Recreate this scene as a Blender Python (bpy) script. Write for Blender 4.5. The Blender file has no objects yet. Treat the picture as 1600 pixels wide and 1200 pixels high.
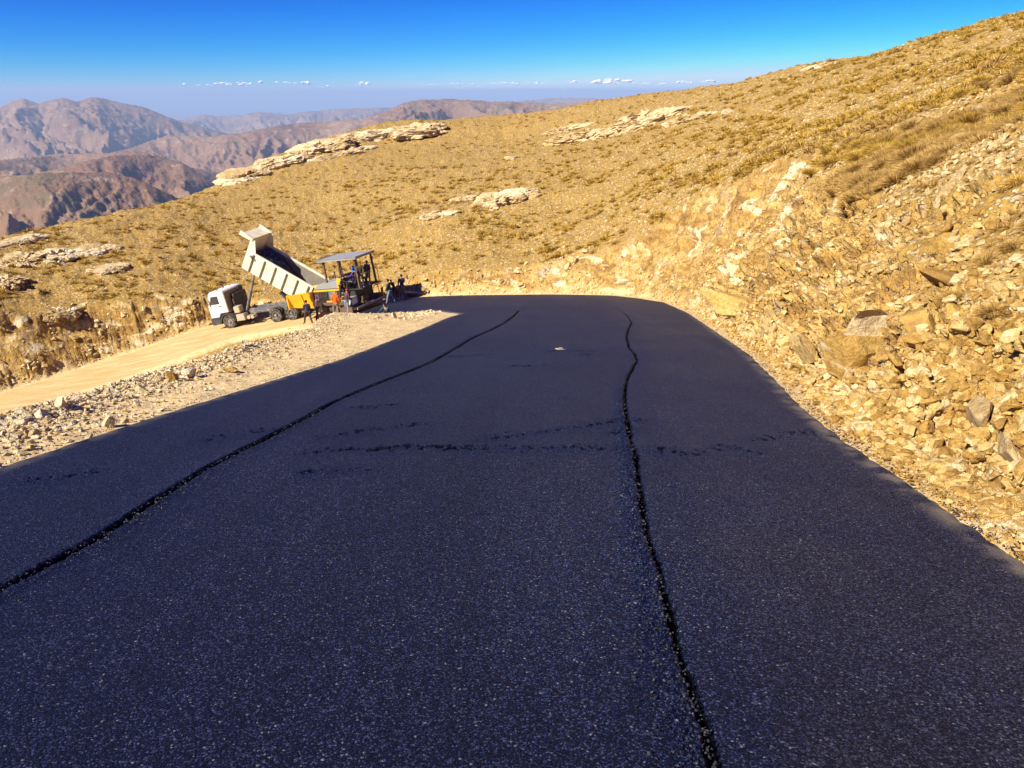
import bpy, math, random
import numpy as np
from mathutils import Vector, Matrix
random.seed(7); RNG = np.random.default_rng(11)
C = bpy.context.scene.collection
PITCH = math.radians(20.8); FPX = 1200.0
cp, sp = math.cos(PITCH), math.sin(PITCH)

# ------------------------------------------------------------------ basics
def tag(o, label=None, cat=None, group=None, kind=None):
    if label: o['label'] = label
    if cat: o['category'] = cat
    if group: o['group'] = group
    if kind: o['kind'] = kind
    return o

def surv(px, py, zc):          # survey: a sighted direction and a distance -> a world point
    u = (px-800)/FPX; v = (600-py)/FPX
    return np.array([u*zc, (cp+v*sp)*zc, (-sp+v*cp)*zc])

GR = 0.22; H0 = 1.7
def gnd(px, py):               # where that sight line meets the near road plane
    u = (px-800)/FPX; v = (600-py)/FPX
    fr = cp+v*sp; zr = -sp+v*cp
    zc = H0/(-zr-GR*fr)
    return np.array([u*zc, fr*zc, zr*zc])

def project(P):
    zc = P[..., 1]*cp-P[..., 2]*sp
    up = P[..., 1]*sp+P[..., 2]*cp
    zs = np.maximum(zc, .01)
    return 800+FPX*P[..., 0]/zs, 600-FPX*up/zs, zc

# ------------------------------------------------------------------ noise
_perm = np.random.default_rng(3).permutation(256).astype(np.int32)
_perm = np.concatenate([_perm, _perm, _perm])
_g = np.random.default_rng(5).normal(size=(256, 3)).astype(np.float32)
_g /= np.linalg.norm(_g, axis=1)[:, None]
_rv = np.random.default_rng(9).random((256, 4)).astype(np.float32)

def perlin(P):
    P = np.asarray(P, dtype=np.float32)
    sh = P.shape[:-1]; P = P.reshape(-1, 3)
    F = np.floor(P); f = P-F; I = F.astype(np.int32) & 255
    w = f*f*f*(f*(f*6-15)+10)
    out = np.zeros(len(P), np.float32)
    for dx in (0, 1):
        wx = w[:, 0] if dx else 1-w[:, 0]
        a = _perm[(I[:, 0]+dx) & 255]
        for dy in (0, 1):
            wy = w[:, 1] if dy else 1-w[:, 1]
            b = _perm[a+((I[:, 1]+dy) & 255)]
            for dz in (0, 1):
                wz = w[:, 2] if dz else 1-w[:, 2]
                g = _g[_perm[b+((I[:, 2]+dz) & 255)]]
                out += wx*wy*wz*((f[:, 0]-dx)*g[:, 0]+(f[:, 1]-dy)*g[:, 1]+(f[:, 2]-dz)*g[:, 2])
    return (out*1.5).reshape(sh)

def fbm(P, sc, octv=4, gain=.5, ridged=False):
    P = np.asarray(P, np.float32)*sc
    a = 1.0; o = 0; t = 0
    for k in range(octv):
        n = perlin(P+k*17.3)
        if ridged: n = 1-2*np.abs(n)
        o = o+a*n; t += a; a *= gain; P = P*2.03
    return o/t

def worley(P, sc):
    """distance to nearest cell point, gap to the second, and a random value of the nearest cell"""
    P = np.asarray(P, np.float32)*sc
    sh = P.shape[:-1]; P = P.reshape(-1, 3)
    F = np.floor(P).astype(np.int32)
    d1 = np.full(len(P), 9., np.float32); d2 = d1.copy(); rv = np.zeros(len(P), np.float32)
    for dx in (-1, 0, 1):
        for dy in (-1, 0, 1):
            for dz in (-1, 0, 1):
                c = F+np.array([dx, dy, dz], np.int32)
                h = _perm[_perm[_perm[c[:, 0] & 255]+(c[:, 1] & 255)]+(c[:, 2] & 255)]
                q = c+_rv[h, :3]
                d = np.sqrt(((q-P)**2).sum(1))
                m = d < d1
                d2 = np.where(m, d1, np.minimum(d2, d))
                rv = np.where(m, _rv[h, 3], rv)
                d1 = np.where(m, d, d1)
    return d1.reshape(sh), (d2-d1).reshape(sh), rv.reshape(sh)

def sstep(a, b, x):
    t = np.clip((x-a)/(b-a), 0, 1); return t*t*(3-2*t)

# ------------------------------------------------------------------ surfaces through surveyed points
class TPS:
    def __init__(s, pts, lam=0.05):
        pts = np.array(pts, float); s.c = pts[:, :2]; n = len(pts)
        K = s.k(np.linalg.norm(s.c[:, None]-s.c[None], axis=2))+lam*np.eye(n)*20
        Q = np.concatenate([np.ones((n, 1)), s.c], 1)
        A = np.zeros((n+3, n+3)); A[:n, :n] = K; A[:n, n:] = Q; A[n:, :n] = Q.T
        s.w = np.linalg.solve(A, np.concatenate([pts[:, 2], np.zeros(3)])); s.n = n
    @staticmethod
    def k(r): return r*r*np.log(r+1e-9)
    def __call__(s, X, Y):
        X = np.asarray(X, float); sh = X.shape; X = X.ravel(); Y = np.asarray(Y, float).ravel()
        out = np.empty(len(X))
        for i in range(0, len(X), 60000):
            x = X[i:i+60000]; y = Y[i:i+60000]
            r = np.hypot(x[:, None]-s.c[None, :, 0], y[:, None]-s.c[None, :, 1])
            out[i:i+60000] = s.k(r)@s.w[:s.n]+s.w[s.n]+s.w[s.n+1]*x+s.w[s.n+2]*y
        return out.reshape(sh)

# truck pose (worked out from its wheels)
TR_O = np.array([-15.97, 56.2, -15.81]); TR_AZ = math.radians(-75.5); TR_PI = math.radians(-11.3); TR_RO = math.radians(-1.0)
def frame(az, pi, ro=0):
    d = np.array([math.sin(az), math.cos(az), 0]); l = np.array([-math.cos(az), math.sin(az), 0]); u = np.array([0, 0, 1.])
    F = d*math.cos(pi)+u*math.sin(pi); U = -d*math.sin(pi)+u*math.cos(pi)
    L = l*math.cos(ro)+U*math.sin(ro); U2 = -l*math.sin(ro)+U*math.cos(ro)
    return np.stack([F, L, U2], 1)
TR_R = frame(TR_AZ, TR_PI, TR_RO)
def tloc(x, y, z=0): return TR_R@np.array([x, y, z])+TR_O

left_edge = [(0, 737), (60, 716), (107, 700), (207, 667), (287, 641), (400, 605), (530, 565), (620, 530), (690, 502), (722, 489.5)]
right_edge = [(1075, 490), (1104, 510), (1167, 554), (1217, 604), (1242, 633), (1308, 687), (1417, 762), (1517, 833), (1600, 890), (1760, 1010)]
inner_bend = [surv(700, 488.5, 33), surv(650, 490, 42), surv(600, 491.5, 49), surv(545, 491.5, 52.6)]
far_edge = [surv(620, 467.5, 57), surv(640, 465.5, 56.5), surv(660, 464.5, 56), surv(760, 461.5, 54), surv(860, 460.5, 51), surv(960, 462.5, 46.5), surv(1000, 467, 43.5), surv(1037, 473, 39.5)]
LE = [gnd(*q) for q in left_edge]; RE = [gnd(*q) for q in right_edge]
A_POLY = np.array([(-4.9, -4)]+[tuple(q[:2]) for q in LE+inner_bend+far_edge+RE]+[(2.6, 1.0), (2.6, -4)])
track_far = [surv(-400, 760, 43.5), surv(-200, 690, 48), surv(0, 615, 53), surv(157, 565, 57.5), surv(270, 529, 60), surv(324, 511, 61.2), surv(380, 499, 61.8), surv(450, 486, 61), surv(560, 470, 59.3)]
crest = [(-6.2, -4, -H0+GR*4), (-5.8, 3, -H0-GR*3)]+[tuple(gnd(*q)) for q in ((0, 668), (110, 628), (250, 586), (330, 562), (400, 541), (480, 519))]
near_side = [surv(525, 513, 31), surv(540, 506, 42), tloc(-1.5, 3.6), tloc(3, 4.6)]
track_near = []
for q, dy in zip(track_far[4::-1], (9, 8, 6.6, 6, 6)):
    track_near.append(np.array([q[0]+.8, q[1]-dy, q[2]]))
P_POLY = np.array([tuple(q[:2]) for q in crest]+[tuple(q[:2]) for q in near_side]+[tuple(q[:2]) for q in track_near]
                  +[tuple(q[:2]) for q in track_far]+[tuple(q[:2]+np.array([.3, .5])) for q in far_edge]+[tuple(q[:2]+np.array([.35, .1])) for q in RE]+[(2.9, 1.0), (2.9, -4)])
T_POLY = np.array([(q[0], q[1]+.9) for q in track_near[::-1]]+[tuple(tloc(3, 3.7)[:2]), tuple(tloc(-1.5, 3.3)[:2])]+[tuple(surv(545, 491.5, 51.6)[:2]), tuple(surv(615, 467, 57)[:2])]+[tuple(q[:2]) for q in track_far[::-1]])

spts = []
for y in (-6, 0, 5, 10, 16, 22, 28):
    for x in (-8, -4, 0, 4, 9): spts.append((x, y, -H0-GR*y))
spts += [tuple(q) for q in inner_bend+far_edge+track_far+track_near]
spts += [tuple(surv(515, 504, 38)), tuple(surv(780, 480, 36)), tuple(surv(640, 478, 50))]
for x in (-3, 0, 3, 6, 9):
    for y in (-2, 2.5): spts.append(tuple(tloc(x, y)))
S = TPS(spts, .02)

npx = [(600, 436, 61.5), (600, 400, 67), (600, 330, 84), (600, 260, 106), (600, 222, 122), (600, 195, 135),
       (450, 444, 65), (450, 400, 72), (450, 330, 90), (450, 270, 108), (440, 240, 118), (500, 218, 125), (380, 262, 112),
       (330, 450, 64), (330, 400, 71), (330, 340, 86), (330, 300, 100), (230, 328, 92),
       (250, 440, 63), (150, 461, 60.5), (150, 400, 68), (150, 347, 81), (0, 480, 56), (0, 430, 61.5), (0, 380, 72), (-200, 480, 50), (-200, 420, 62), (-500, 560, 48),
       (700, 400, 59.5), (700, 340, 70), (700, 270, 93), (700, 190, 140),
       (800, 395, 58), (800, 340, 67), (800, 270, 89), (800, 220, 115), (800, 185, 140), (870, 175, 135),
       (900, 385, 54), (960, 158, 125), (1000, 372, 48.5), (1000, 320, 55), (1000, 250, 72), (1000, 190, 98), (1000, 152, 120),
       (1100, 355, 39), (1100, 300, 47), (1100, 220, 68), (1100, 137, 110),
       (1200, 340, 28), (1200, 280, 37), (1200, 200, 58), (1200, 120, 98), (1290, 92, 92),
       (1300, 328, 21.5), (1400, 318, 17), (1400, 230, 27), (1400, 150, 46), (1400, 85, 84), (1500, 62, 78),
       (1500, 298, 14), (1600, 282, 12), (1600, 200, 18), (1600, 120, 32), (1600, 32, 68),
       (1900, 250, 8.5), (1900, 100, 19), (1900, -60, 55), (2300, 100, 9), (2300, -100, 30)]
nat = [tuple(surv(*q)) for q in npx]
for px, py, zc in ((-300, 520, 110), (0, 380, 115), (150, 347, 125), (330, 300, 150), (440, 240, 170), (600, 195, 190), (800, 185, 200), (960, 158, 180), (1100, 137, 165), (1290, 92, 145), (1500, 62, 125), (1600, 32, 110), (1900, -60, 100)):
    q = surv(px, py, zc); nat.append((q[0], q[1], q[2]-16-zc*.05))
for x, y, z in ((-7.5, 3, -3.4), (-10, 6, -6), (-9, 12, -7), (-9.5, 19, -8.8), (-20, 10, -13), (-12, 29, -13.5), (-14.5, 38, -16.0), (-20, 44, -17.5), (-25, 30, -19), (-15, -6, -8), (-50, 36, -24), (-35, 20, -20), (-28, 44, -19.5), (-8, -6, -2.2),
                (-60, 38, -27), (-5, 40, -11.5), (0, 30, -8.2), (0, 10, -3.6), (0, 0, -1.6), (0, 45, -11.6)):
    nat.append((x, y, z))
for q in RE[2:]: nat.append((q[0]+.4, q[1], q[2]+.6))
for y in (-5, 0): nat.append((4, y, -.8-.22*y)); nat.append((9, y, 2.2-.22*y)); nat.append((16, y, 5.8-.22*y))
N = TPS(nat, .05)

def seg_dist(X, Y, poly, closed=True):
    """distance to a polyline, nearest point"""
    n = len(poly); bd = np.full(X.shape, 1e9); bx = np.zeros(X.shape); by = np.zeros(X.shape)
    for i in range(n if closed else n-1):
        a = poly[i]; b = poly[(i+1) % n]; d = (b[0]-a[0], b[1]-a[1]); L = d[0]**2+d[1]**2+1e-12
        t = np.clip(((X-a[0])*d[0]+(Y-a[1])*d[1])/L, 0, 1)
        qx = a[0]+t*d[0]; qy = a[1]+t*d[1]; e = (X-qx)**2+(Y-qy)**2
        m = e < bd; bd = np.where(m, e, bd); bx = np.where(m, qx, bx); by = np.where(m, qy, by)
    return np.sqrt(bd), bx, by
def inside(X, Y, poly):
    r = np.zeros(X.shape, bool); n = len(poly)
    for i in range(n):
        a = poly[i]; b = poly[(i+1) % n]
        if a[1] == b[1]: continue
        m = ((a[1] > Y) != (b[1] > Y)) & (X < (b[0]-a[0])*(Y-a[1])/(b[1]-a[1])+a[0])
        r ^= m
    return r

def coarse(f, X, Y, st=6):
    i = np.unique(np.append(np.arange(0, X.shape[0], st), X.shape[0]-1)); j = np.unique(np.append(np.arange(0, X.shape[1], st), X.shape[1]-1))
    G = f(X[np.ix_(i, j)], Y[np.ix_(i, j)]); I = np.arange(X.shape[0]); J = np.arange(X.shape[1])
    a = np.clip(np.searchsorted(i, I, 'right')-1, 0, len(i)-2); b = np.clip(np.searchsorted(j, J, 'right')-1, 0, len(j)-2)
    u = ((I-i[a])/(i[a+1]-i[a]))[:, None]; v = ((J-j[b])/(j[b+1]-j[b]))[None]
    A, B, D, E_ = G[np.ix_(a, b)], G[np.ix_(a+1, b)], G[np.ix_(a, b+1)], G[np.ix_(a+1, b+1)]
    return A*(1-u)*(1-v)+B*u*(1-v)+D*(1-u)*v+E_*u*v
def seg_dist_g(X, Y, poly, closed=True, near=2.5):
    # exact close to the line, interpolated far from it
    r0 = [coarse(lambda a, b: seg_dist(a, b, poly, closed)[k], X, Y, 6) for k in range(3)]
    m = r0[0] < near+.06*np.hypot(X, Y)
    e = seg_dist(X[m], Y[m], poly, closed)
    for k in range(3): r0[k][m] = e[k]
    return r0
# ------------------------------------------------------------------ grid shared by terrain and road sheets
az = np.radians(np.concatenate([np.linspace(-62, -38.2, 60), np.arange(-38, 38.01, .07), np.linspace(38.3, 75, 110)]))
rs = [0.9]
while rs[-1] < 235:
    r = rs[-1]
    rs.append(r*(1+(.006 if r < 1.5 else .0034 if r < 4 else .0028 if r < 22 else .005 if r < 70 else .0075)))
rs = np.array(rs)
RR, AZ = np.meshgrid(rs, az, indexing='ij')
X = RR*np.sin(AZ); Y = RR*np.cos(AZ)
NR, NA = X.shape
print('grid', NR, NA)
Sg = coarse(S, X, Y); Ng = coarse(N, X, Y)
dP, nx_, ny_ = seg_dist_g(X, Y, P_POLY); inP = inside(X, Y, P_POLY)
d = np.where(inP, 0, dP)
def Snear(a, b):
    _, u_, v_ = seg_dist(a, b, P_POLY); return S(u_, v_)
Sn = coarse(Snear, X, Y, 4)
_m = (d > 0) & (d < 1.5); Sn[_m] = S(nx_[_m], ny_[_m]); Sn = np.where(inP, Sg, Sn)
XYZ0 = np.stack([X, Y, Sn], -1)
wob = 1+.28*fbm(XYZ0*np.array([1, 1, .3]), .22, 3)+.15*fbm(XYZ0, .9, 2)
dd = np.maximum(d-.35-.3*perlin(XYZ0*.7), 0)
upc = Sn+.2*np.minimum(d, .5)+(1.16*wob)*dd
dnc = Sn-1.0*d
Z = np.clip(Ng, dnc, upc)
Z = np.where(inP, Sg, Z)
cut = np.where(inP, 0, sstep(-.25, .35, Ng-upc))*sstep(.1, .6, d)
fill = np.where(inP, 0, sstep(.3, -.3, Ng-dnc))
near_plat = sstep(1.2, 0., d)
P = np.stack([X, Y, Z], -1)
# wild slopes away from the platform get humps and hollows
far_amp = sstep(1.0, 6, d)
und = fbm(P, .045, 4)*1.1+fbm(P*np.array([1, 1, .2]), .22, 4)*.34
und = und*sstep(230, 120, RR)
P[..., 2] += und*far_amp*sstep(8, 30, RR+d*1.2)
P[..., 2] += far_amp*(fbm(P, 1.1, 4, .6)*.15+fbm(P*np.array([1, 1, .3]), .34, 4, .55, True)*.30*sstep(10, 40, RR))
# small berm of dumped stone along the outer edge of the upper leg
dC, _, _ = seg_dist_g(X, Y, [q[:2] for q in crest]+[tuple(near_side[0][:2])], False)
berm = np.exp(-(dC/.55)**2)*(.06+.10*fbm(P, .8, 3))*sstep(40, 25, RR)
P[..., 2] += berm
dA, _, _ = seg_dist_g(X, Y, A_POLY); inA = inside(X, Y, A_POLY); sA = np.where(inA, dA, -dA)
inT = inside(X, Y, T_POLY); dT, _, _ = seg_dist_g(X, Y, T_POLY); sT = np.where(inT, dT, -dT)
flat_free = np.where(inP, 1, 0)*sstep(.05, .5, -sA)*sstep(0, .4, -sT)
P[..., 2] += flat_free*(fbm(P, 1.4, 4, .6)*.05)
# normals of the base sheet
def normals(P):
    du = np.gradient(P, axis=0); dv = np.gradient(P, axis=1)
    n = np.cross(dv, du); n /= np.linalg.norm(n, axis=2)[..., None]+1e-12
    n[n[..., 2] < 0] *= -1
    return n
n0 = normals(P)
# broken rock in the cut: blocks and crevices
Q = P.astype(np.float32)
Qs = np.stack([Q[..., 0]+.35*Q[..., 2], Q[..., 1], 1.7*Q[..., 2]-.35*Q[..., 0]], -1)
Qs = Qs+.35*np.stack([perlin(Q*1.3), perlin(Q*1.3+9), perlin(Q*1.3+31)], -1)
w1, g1, r1 = worley(Qs, .55); w2, g2, r2 = worley(Qs*np.array([1, 1, 1.3], np.float32), 1.7); w3, g3, r3 = worley(Qs, 4.3)
blk = (r1-.5)*.62*sstep(0, .12, g1)+(r2-.5)*.30*sstep(0, .1, g2)+(r3-.5)*.17-.05*sstep(.1, 0, g3)-.12*sstep(.1, 0, g2)-.10*sstep(.06, 0, g1)
rough = sstep(-.3, .45, fbm(Q, .28, 2)+.15)           # some stretches are loose soil and rubble instead
farbank = sstep(26, 42, RR)
amp = 1.25*cut*(.35+.65*rough)*(1-.68*farbank)*np.where(RR < 8, .75, 1)
P += n0*(1.15*amp*blk)[..., None]
P += n0*((cut+.35*fill)*fbm(Q, 3.1, 3, .6)*.07)[..., None]
# loose stony talus low on the cut
tal = cut*sstep(1.8, .4, d)
P += n0*(tal*(w3*.09-.03))[..., None]
# stones poking from the wild slope
hw, hg, hr = worley(Q*np.array([1, 1, 1.4], np.float32), 1.15)
P += n0*(far_amp*(1-cut)*sstep(.62, .95, hr)*sstep(.55, .15, hw)*.16)[..., None]
# asphalt hides the platform sheet, which lies a hand's breadth lower there
P[..., 2] -= .03*sstep(-.02, .1, sA)
P[..., 2] -= .02*sstep(0, .2, sT)*np.where(inA, 0, 1)
NRM = normals(P)
TPX, TPY, TZC = project(P)

def sheet(name, P, mask, mats, attrs, smooth=True):
    """a grid sheet of the cells where mask is true"""
    nr, na = mask.shape
    idx = np.arange(nr*na).reshape(nr, na)
    cell = mask[:-1, :-1] & mask[1:, :-1] & mask[:-1, 1:] & mask[1:, 1:]
    a = idx[:-1, :-1][cell]; b = idx[:-1, 1:][cell]; c = idx[1:, 1:][cell]; e = idx[1:, :-1][cell]
    F = np.stack([a, e, c, b], 1)
    used = np.zeros(nr*na, bool); used[F.ravel()] = True
    remap = np.cumsum(used)-1
    V = P.reshape(-1, 3)[used]; F = remap[F]
    # turn faces up
    me = bpy.data.meshes.new(name)
    me.vertices.add(len(V)); me.vertices.foreach_set('co', V.astype(np.float32).ravel())
    me.loops.add(len(F)*4); me.loops.foreach_set('vertex_index', F[:, ::-1].astype(np.int32).ravel())
    me.polygons.add(len(F)); me.polygons.foreach_set('loop_start', np.arange(0, len(F)*4, 4, dtype=np.int32))
    me.polygons.foreach_set('loop_total', np.full(len(F), 4, np.int32))
    me.polygons.foreach_set('use_smooth', np.full(len(F), smooth, bool))
    me.update()
    for k, v in attrs.items():
        at = me.attributes.new(k, 'FLOAT', 'POINT'); at.data.foreach_set('value', v.reshape(-1)[used].astype(np.float32))
    for m in mats: me.materials.append(m)
    o = bpy.data.objects.new(name, me); C.objects.link(o)
    return o

# ------------------------------------------------------------------ materials
class NT:
    def __init__(s, name):
        s.m = bpy.data.materials.new(name); s.m.use_nodes = True; s.t = s.m.node_tree; s.b = s.t.nodes['Principled BSDF']
        s.out = s.t.nodes['Material Output']
    def n(s, typ, ins=None, **kw):
        x = s.t.nodes.new(typ)
        for k, v in kw.items(): setattr(x, k, v)
        if ins:
            for k, v in ins.items(): s.set(x.inputs[k], v)
        return x
    def set(s, sock, v):
        if hasattr(v, 'is_output'): s.t.links.new(v, sock)
        elif hasattr(v, 'outputs'): s.t.links.new(v.outputs[0], sock)
        else: sock.default_value = v
    def pos(s): return s.n('ShaderNodeNewGeometry').outputs['Position']
    def obj(s): return s.n('ShaderNodeTexCoord').outputs['Object']
    def noise(s, vec, scale, detail=4, rough=.55, dist=0):
        return s.n('ShaderNodeTexNoise', {'Vector': vec, 'Scale': scale, 'Detail': detail, 'Roughness': rough, 'Distortion': dist}).outputs[0]
    def vor(s, vec, scale, feature='F1', out=0, rnd=1):
        x = s.n('ShaderNodeTexVoronoi', feature=feature); s.set(x.inputs['Vector'], vec); x.inputs['Scale'].default_value = scale
        x.inputs['Randomness'].default_value = rnd
        return x.outputs[out]
    def math(s, op, a, b=0., c=None, clamp=False):
        x = s.n('ShaderNodeMath', operation=op, use_clamp=clamp); s.set(x.inputs[0], a); s.set(x.inputs[1], b)
        if c is not None: s.set(x.inputs[2], c)
        return x.outputs[0]
    def mix(s, f, a, b, blend='MIX'):
        x = s.n('ShaderNodeMix', data_type='RGBA', blend_type=blend)
        s.set(x.inputs[0], f)
        for sock, v in ((x.inputs[6], a), (x.inputs[7], b)):
            if isinstance(v, tuple): v = (*v[:3], 1)
            s.set(sock, v)
        return x.outputs[2]
    def ramp(s, f, stops, interp='LINEAR'):
        x = s.n('ShaderNodeValToRGB'); s.set(x.inputs[0], f); r = x.color_ramp; r.interpolation = interp
        while len(r.elements) < len(stops): r.elements.new(.5)
        for e, (p, c) in zip(r.elements, stops):
            e.position = p; e.color = (*c, 1) if isinstance(c, tuple) else (c, c, c, 1)
        return x.outputs[0]
    def attr(s, name): return s.n('ShaderNodeAttribute', attribute_name=name).outputs['Fac']
    def bump(s, h, strength=.5, dist=.02, nrm=None):
        x = s.n('ShaderNodeBump', {'Height': h, 'Strength': strength, 'Distance': dist})
        if nrm is not None: s.set(x.inputs['Normal'], nrm)
        return x.outputs[0]
    def fin(s, col=None, rough=None, nrm=None, spec=None, metal=None):
        if col is not None: s.set(s.b.inputs['Base Color'], (*col, 1) if isinstance(col, tuple) else col)
        if rough is not None: s.set(s.b.inputs['Roughness'], rough)
        if nrm is not None: s.set(s.b.inputs['Normal'], nrm)
        if spec is not None: s.set(s.b.inputs['Specular IOR Level'], spec)
        if metal is not None: s.set(s.b.inputs['Metallic'], metal)
        return s.m

def m_terrain():
    t = NT('stony_mountain_soil'); p = t.pos()
    big = t.noise(p, .09, 4); mid = t.noise(p, .55, 5, .6); fine = t.noise(p, 5, 5, .65)
    soil = t.ramp(fine, [(.3, (.17, .09, .016)), (.5, (.35, .205, .042)), (.68, (.60, .39, .11))])
    # dry grass on the open slope
    gr = t.math('MULTIPLY', t.ramp(t.noise(p, 1.7, 5, .7), [(.42, 0.), (.60, 1.)]), t.ramp(big, [(.36, .35), (.6, 1.)]))
    grc = t.ramp(t.noise(p, 9, 3), [(.3, (.17, .10, .02)), (.55, (.35, .215, .04)), (.75, (.52, .35, .09))])
    hill = t.mix(gr, soil, grc)
    # pale limestone chips, seen at two sizes
    def chips(sc, lo, hi, thr):
        v = t.n('ShaderNodeTexVoronoi', feature='F1'); t.set(v.inputs['Vector'], p); v.inputs['Scale'].default_value = sc
        rnd = t.n('ShaderNodeSeparateColor', {0: v.outputs['Color']}).outputs[0]
        a = t.math('GREATER_THAN', rnd, thr); b = t.ramp(v.outputs['Distance'], [(lo, 1.), (hi, 0.)])
        return t.math('MULTIPLY', a, b), v.outputs['Distance']
    c1, dd1 = chips(3.2, .28, .42, .52); c2, dd2 = chips(9.5, .3, .45, .45); c3, dd3 = chips(28, .3, .5, .4)
    stone = t.ramp(t.noise(p, 2.3, 3), [(.35, (.52, .38, .20)), (.6, (.70, .57, .37))])
    hill = t.mix(t.math('MULTIPLY', c2, .75), hill, stone); hill = t.mix(t.math('MULTIPLY', c1, .75), hill, stone)
    # cut rock face
    s2 = t.n('ShaderNodeMapping', {'Vector': p}); s2.inputs['Rotation'].default_value = (0, .5, .3); s2.inputs['Scale'].default_value = (.6, .6, 1.6)
    fa = t.noise(s2, .8, 6, .62, .6); fb = t.noise(p, 2.6, 5, .65)
    rock = t.ramp(fa, [(.30, (.20, .095, .020)), (.41, (.42, .235, .052)), (.51, (.58, .36, .092)), (.61, (.71, .495, .18)), (.72, (.85, .69, .39))])
    rock = t.mix(t.ramp(fb, [(.38, .7), (.56, 0.)]), rock, (.19, .10, .03)); rock = t.mix(t.ramp(t.noise(p, 13, 5, .75), [(.40, .6), (.52, 0.)]), rock, (.15, .08, .025))
    vein = t.ramp(t.noise(s2, .55, 5, .6, 1.2), [(.565, 0.), (.63, .9)])
    rock = t.mix(vein, rock, (.76, .62, .38))
    grey = t.ramp(t.noise(p, .4, 4), [(.62, 0.), (.72, .7)]); rock = t.mix(grey, rock, (.40, .35, .28))
    rock = t.mix(t.math('MULTIPLY', c3, .35), rock, stone)
    # graded dirt
    dirt = t.ramp(t.noise(p, 3.2, 6, .7), [(.3, (.42, .28, .11)), (.5, (.58, .41, .18)), (.7, (.70, .53, .27))])
    dirt = t.mix(t.math('MULTIPLY', c3, .8), dirt, (.74, .60, .36)); dirt = t.mix(t.math('MULTIPLY', c2, .6), dirt, (.78, .64, .38))
    col = t.mix(t.attr('cut'), hill, rock); col = t.mix(t.attr('plat'), col, dirt)
    h = t.math('ADD', t.math('MULTIPLY', fine, .5), t.math('MULTIPLY', t.noise(p, 22, 4, .7), .25))
    h = t.math('ADD', h, t.math('MULTIPLY', c2, .35)); h = t.math('ADD', h, t.math('MULTIPLY', c3, .12)); h = t.math('ADD', h, t.math('MULTIPLY', c1, .5))
    return t.fin(col, .95, t.bump(h, t.math('SUBTRACT', 1., t.math('MULTIPLY', t.attr('plat'), .8)), .11), .15)

def m_track():
    t = NT('packed_dirt'); p = t.pos()
    mp = t.n('ShaderNodeMapping', {'Vector': p}); mp.inputs['Rotation'].default_value = (0, 0, math.radians(12)); mp.inputs['Scale'].default_value = (.16, 1.6, 1)
    st = t.noise(mp, 1.6, 6, .65, .2)
    c = t.ramp(st, [(.3, (.42, .27, .11)), (.5, (.55, .38, .17)), (.7, (.66, .50, .26))])
    f = t.noise(p, 7, 5, .7); c = t.mix(t.ramp(f, [(.35, .5), (.6, 0.)]), c, (.45, .27, .10))
    return t.fin(c, .95, t.bump(t.math('ADD', st, t.math('MULTIPLY', f, .4)), .6, .06), .1)

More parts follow.
